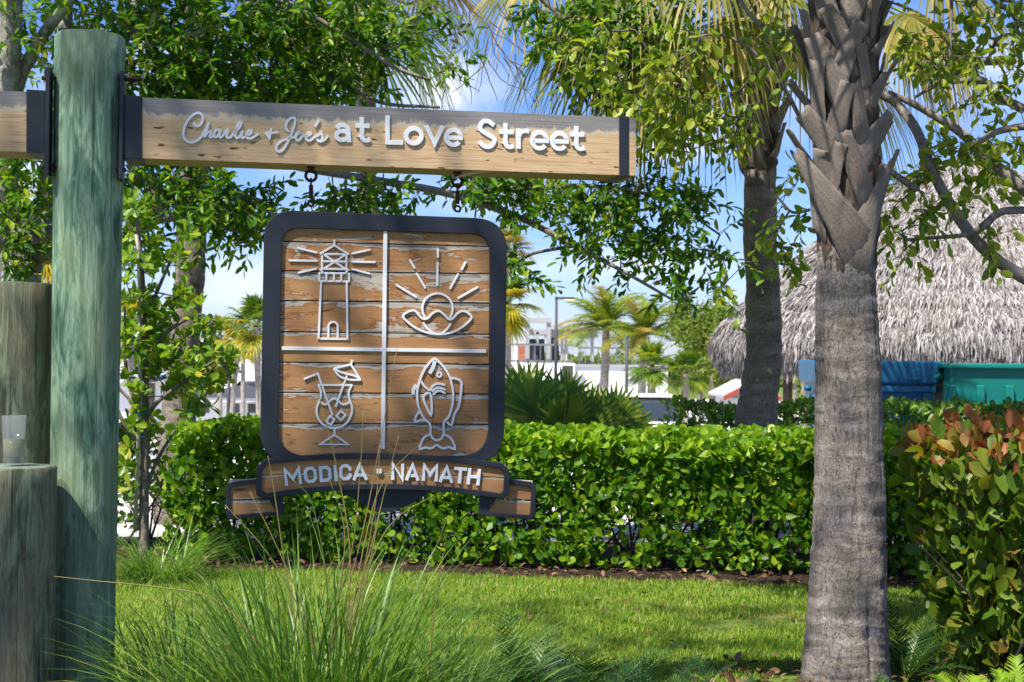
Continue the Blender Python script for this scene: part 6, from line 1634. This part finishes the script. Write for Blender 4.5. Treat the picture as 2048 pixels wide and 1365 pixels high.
fanpalm(486, 700, 40.0, 50, 'thin stemmed fan palm between the yellowing palm and the house', 9, 213, 20, ('yellow_fan_leaf', 'fan_leaf'))
fanpalm(1012, 610, 30.0, 78, 'fan palm peeping out from behind the right side of the board', 16, 214, 30, ('fan_leaf', 'fan_leaf', 'yellow_fan_leaf'), low=-60)
fanpalm(1015, 500, 33.0, 60, 'taller fan palm behind the upper right corner of the board', 16, 224, 24, ('fan_leaf', 'dry_leaf'), low=-50)
fanpalm(1303, 735, 45.0, 66, 'short fan palm with spreading fronds under the coconut palms', 18, 215, 24, ('coco_leaf', 'fan_leaf'))
fanpalm(1372, 748, 44.0, 60, 'low fan palm left of the red roofed kiosk', 12, 216, 24, ('fan_leaf', 'coco_leaf'))
fanpalm(1400, 740, 50.0, 60, 'bluish fan palm just left of the thatched hut eave', 12, 217, 24, ('fan_leaf',))
fanpalm(262, 640, 34.0, 70, 'yellow fan palm behind the young staked tree', 12, 218, 24, ('yellow_fan_leaf', 'fan_leaf'))
fanpalm(440, 672, 42.0, 52, 'fan palm behind the swollen palm trunk', 9, 219, 20, ('fan_leaf', 'yellow_fan_leaf'))
fanpalm(92, 520, 22.0, 80, 'yellowish fan palm behind the pilings and the green post', 14, 220, 24, ('fan_leaf', 'yellow_fan_leaf'), low=-50)
fanpalm(8, 420, 24.0, 80, 'fan palm at the far edge behind the oak trunk', 14, 221, 20, ('yellow_fan_leaf', 'fan_leaf'))
fanpalm(1590, 735, 30.0, 46, 'bright yellow green palm under the hut eave', 8, 222, 20, ('yellow_fan_leaf', 'coco_leaf'))
fanpalm(1772, 372, 34.0, 50, 'fan palm whose green top shows above the thatch beside the big palm', 14, 223, 20, ('fan_leaf',))

# ---- leafy trees in the distance
def far_tree(px, py, Y, rx, ry, n, label, seed, mat='far_leaf', L0=.17):
    rg = np.random.default_rng(seed); c = P(px, py, Y); g = ground_z(Y); k = S(Y)
    t = thing('leafy_tree', (c.x, c.y, g), label, 'tree', 'leafy trees in the distance')
    nc = 26; q = nrm(rg.normal(0, 1, (nc, 3)))*rg.random((nc, 1))**.5*np.array([rx*k, rx*k, ry*k])*.85+np.array(c)
    A = [(c.x, c.y, c.z-ry*k*.5)]*nc; V1, F1 = frusta(A, q, .05, .015, 4)
    pos = (q[rg.integers(nc, size=n)]+rg.normal(0, .20*min(rx, ry)*k, (n, 3)))
    d = rg.normal(0, 1, (n, 3))+np.array([0, 0, -.2]); nn = rg.normal(0, .6, (n, 3))+np.array([0, -.3, .7]); L = rg.uniform(.6, 1.2, n)*L0
    V, Fs = leaves(pos, d, nn, L, L*.5, T_LANCE); bulk('crown', V, Fs, M[mat], t, 'stuff')
    MB().tube([(c.x, c.y, g), (c.x+.1, c.y, c.z-ry*k*.5)], [.16, .10], 8).build('trunk', M['twig'], t, smooth=True)
    bulk('branches', V1, F1, M['twig'], t, 'stuff')
far_tree(1425, 665, 48.0, 80, 62, 3400, 'yellowish leafy tree left of the thatched hut', 301)
far_tree(1370, 640, 58.0, 60, 50, 2400, 'leafy tree behind the coconut palms', 302)
far_tree(1470, 720, 38.0, 56, 60, 2600, 'low leafy tree under the left eave of the hut', 303)
far_tree(1650, 760, 34.0, 90, 60, 2600, 'leafy tree seen under the hut roof', 304)
far_tree(420, 720, 50.0, 70, 46, 2000, 'leafy tree beside the white house', 305)
far_tree(300, 690, 46.0, 80, 70, 3000, 'leafy tree behind the young staked tree', 306)
far_tree(40, 600, 30.0, 130, 120, 3600, 'leafy tree far behind the oak trunk', 307)
# ---------------------------------------------------------------- house and hall on the left
YL = 44.0
hl = thing('white_hall', (P(430, 760, 58).x, 58, -.7), 'large plain white building wall behind the dark roofed house', 'building')
a, b = P(180, 800, 58), P(540, 690, 58); MB().abox(a.x, b.x, 58, 70, -.7, b.z).build('wall', M['white_wall'], hl); MB().abox(a.x-.2, b.x+.2, 57.8, 70.2, b.z, b.z+.25).build('parapet', M['white_wall'], hl)
for px in (482, 503): slab('wall_light', px-2, px+2, 770, 778, -.25, 0, 'dark_trim', hl, 0, 58)
hs2 = thing('house', (P(450, 790, YL).x, YL, -.7), 'low white house with a dark hipped roof beyond the hedge', 'house')
x0, x1 = P(392, 790, YL).x, P(540, 790, YL).x; ze = P(450, 803, YL).z; zr = P(440, 766, YL).z
MB().abox(x0, x1, YL, YL+7, -.7, ze).build('wall', M['white_wall'], hs2)
MB().abox(x0-.35, x1+.35, YL-.45, YL+7.4, ze, ze+.12).build('fascia', M['white_wall'], hs2)
zf = ze+.122; mb = MB(); mb.add([(x0-.4, YL-.5, zf), (x1+.4, YL-.5, zf), (x1+.4, YL+7.5, zf), (x0-.4, YL+7.5, zf), (x0+1.4, YL+3.4, zr), (x1-1.6, YL+3.4, zr)], [(0, 1, 5, 4), (1, 2, 5), (2, 3, 4, 5), (3, 0, 4), (3, 2, 1, 0)]).build('roof', M['roof_tile'], hs2)
for px in (410, 470, 505):
    w_ = slab('window', px-9, px+9, 808, 826, -.03, .05, 'window', hs2, 0, YL)
hs3 = thing('house', (P(268, 780, 46).x, 46, -.7), 'white walled house with a grey roof behind the young tree', 'house')
x0, x1 = P(180, 790, 46).x, P(345, 790, 46).x; ze = P(268, 765, 46).z
MB().abox(x0, x1, 46, 53, -.7, ze).build('wall', M['white_wall'], hs3); zr = P(268, 738, 46).z
MB().add([(x0-.4, 45.5, ze), (x1+.4, 45.5, ze), (x1+.4, 53.5, ze), (x0-.4, 53.5, ze), (x0+1.5, 49.5, zr), (x1-1.5, 49.5, zr)], [(0, 1, 5, 4), (1, 2, 5), (2, 3, 4, 5), (3, 0, 4), (3, 2, 1, 0)]).build('roof', M['roof_pale'], hs3)
for px in (225, 300): slab('window', px-10, px+10, 775, 800, -.03, .05, 'window', hs3, 0, 46)
# lamp on the left lot
q = P(458, 745, 38.0); t = thing('lamp_post', (q.x, q.y, -.7), 'thin dark lamp post in front of the low white house', 'lamp post')
MB().tube([(q.x, q.y, -.7), (q.x, q.y, q.z)], [.06, .045], 8).build('pole', M['dark_trim'], t, smooth=True); MB().abox(q.x-.05, q.x+.32, q.y-.1, q.y+.1, q.z, q.z+.06).build('lamp_head', M['dark_trim'], t)
# ---------------------------------------------------------------- kiosk with a red roof edge
YK = 32.0; kx0, kx1 = P(1446, 790, YK).x, P(1560, 790, YK).x; kz0, kz1 = P(1446, 797, YK).z, P(1500, 768, YK).z
kt = thing('kiosk', ((kx0+kx1)/2, YK, -.7), 'small kiosk with a pale roof edged in red behind the slimmer palm', 'kiosk')
MB().abox(kx0+.15, kx1-.15, YK+.2, YK+2.2, -.7, kz0+.02).build('wall', M['white_wall'], kt)
xm = (kx0+kx1)/2; mb = MB()
for s_, xa in ((-1, kx0), (1, kx1)):
    d = Vector((xm-xa, 0, kz1-kz0)); nn = Vector((-d.z*s_*-1, 0, abs(d.x))).normalized()
    for nm, y0, y1, o_, th in (('roof', YK-.1, YK+2.4, .05, .03), ('bargeboard', YK-.16, YK-.08, .0, .055)):
        a, b = Vector((xa, 0, kz0+o_)), Vector((xm, 0, kz1+o_)); m_ = MB()
        m_.box(((a+b)/2+Vector((0, (y0+y1)/2, 0))), (b-a)/2, (0, (y1-y0)/2, 0), Vector((0, 0, th))).build(nm, M['roof_pale' if nm == 'roof' else 'roof_red'], kt)
MB().add([(kx0+.2, YK+.19, kz0), (kx1-.2, YK+.19, kz0), (xm, YK+.19, kz1-.03), (kx0+.2, YK+.25, kz0), (kx1-.2, YK+.25, kz0), (xm, YK+.25, kz1-.03)], [(0, 1, 2), (3, 5, 4), (0, 2, 5, 3), (1, 4, 5, 2)]).build('gable', M['trim'], kt)

# ---------------------------------------------------------------- car, seen end on
YV = 29.0; q = P(1302, 793, YV); g = -.7; cx = q.x; zr = q.z
car = thing('parked_car', (cx, YV+2, g), 'white car parked behind the fan palms, mostly hidden by the hedge', 'car')
def loft(secs):
    """secs: (y, [(x, z)...]) rings"""
    vs, fs = [], []; m = len(secs[0][1])
    for y, r_ in secs: vs += [(cx+x, y, g+z) for x, z in r_]
    for j in range(len(secs)-1):
        for k in range(m): fs.append((j*m+k, j*m+(k+1) % m, (j+1)*m+(k+1) % m, (j+1)*m+k))
    fs += [tuple(range(m))[::-1], tuple((len(secs)-1)*m+k for k in range(m))]
    return MB().add(vs, fs)
H = zr-g
def sec(w_, z0, z1, r_=.14): return [(-w_, z0), (w_, z0), (w_+.02, (z0+z1)/2), (w_-r_*.3, z1-r_*.5), (w_-r_, z1), (-w_+r_, z1), (-w_+r_*.3, z1-r_*.5), (-w_-.02, (z0+z1)/2)]
loft([(YV, sec(.78, .35, .75)), (YV+.15, sec(.86, .22, .92)), (YV+1.2, sec(.88, .2, .98)), (YV+3.3, sec(.88, .2, .95)), (YV+4.2, sec(.84, .22, .82)), (YV+4.4, sec(.76, .35, .65))]).build('body', M['car'], car, smooth=False, bevel=.03)
loft([(YV+.55, sec(.76, .9, 1.0, .1)), (YV+1.25, sec(.66, .9, H-.02, .16)), (YV+2.2, sec(.66, .9, H-.01, .16)), (YV+3.1, sec(.76, .9, 1.0, .1))]).build('window_band', M['window'], car, bevel=.02)
loft([(YV+1.1, sec(.60, H-.06, H, .05)), (YV+1.3, sec(.63, H-.04, H+.01, .05)), (YV+2.2, sec(.62, H-.04, H+.005, .05)), (YV+2.4, sec(.58, H-.08, H-.02, .05))]).build('roof', M['car'], car, bevel=.015)
for sx_ in (-1, 1):
    MB().abox(cx+sx_*.82-.06, cx+sx_*.82+.06, YV-.02, YV+.2, g+.62, g+.82).build('tail_light', M['roof_red'], car, bevel=.02)
    for yy in (YV+.85, YV+3.4):
        wl = MB().tube([(cx+sx_*.70, yy, g+.32), (cx+sx_*.90, yy, g+.32)], .32, 20).build('wheel', M['dark_trim'], car)
        MB().tube([(cx+sx_*.895, yy, g+.32), (cx+sx_*.91, yy, g+.32)], .19, 16).build('rim', M['steel'], wl)
# ---------------------------------------------------------------- far belt of trees on the horizon
rgt = np.random.default_rng(400)
N = 16000; xx = rgt.uniform(-75, 75, N); yy = 115+rgt.uniform(0, 6, N)
top_h = np.array([2.3+1.1*mnoise.noise(Vector((x*.12, 3, 0)))+.6*mnoise.noise(Vector((x*.5, 5, 0))) for x in xx])
pos = np.stack([xx, yy, -.7+top_h*rgt.random(N)**.6], 1); L = rgt.uniform(.35, .8, N)
V, Fs = leaves(pos, rgt.normal(0, 1, (N, 3)), rgt.normal(0, .6, (N, 3))+np.array([0, -.4, .6]), L, L*.55, T_LANCE)
bulk('distant_trees', V, Fs, M['far_leaf'], None, 'stuff')
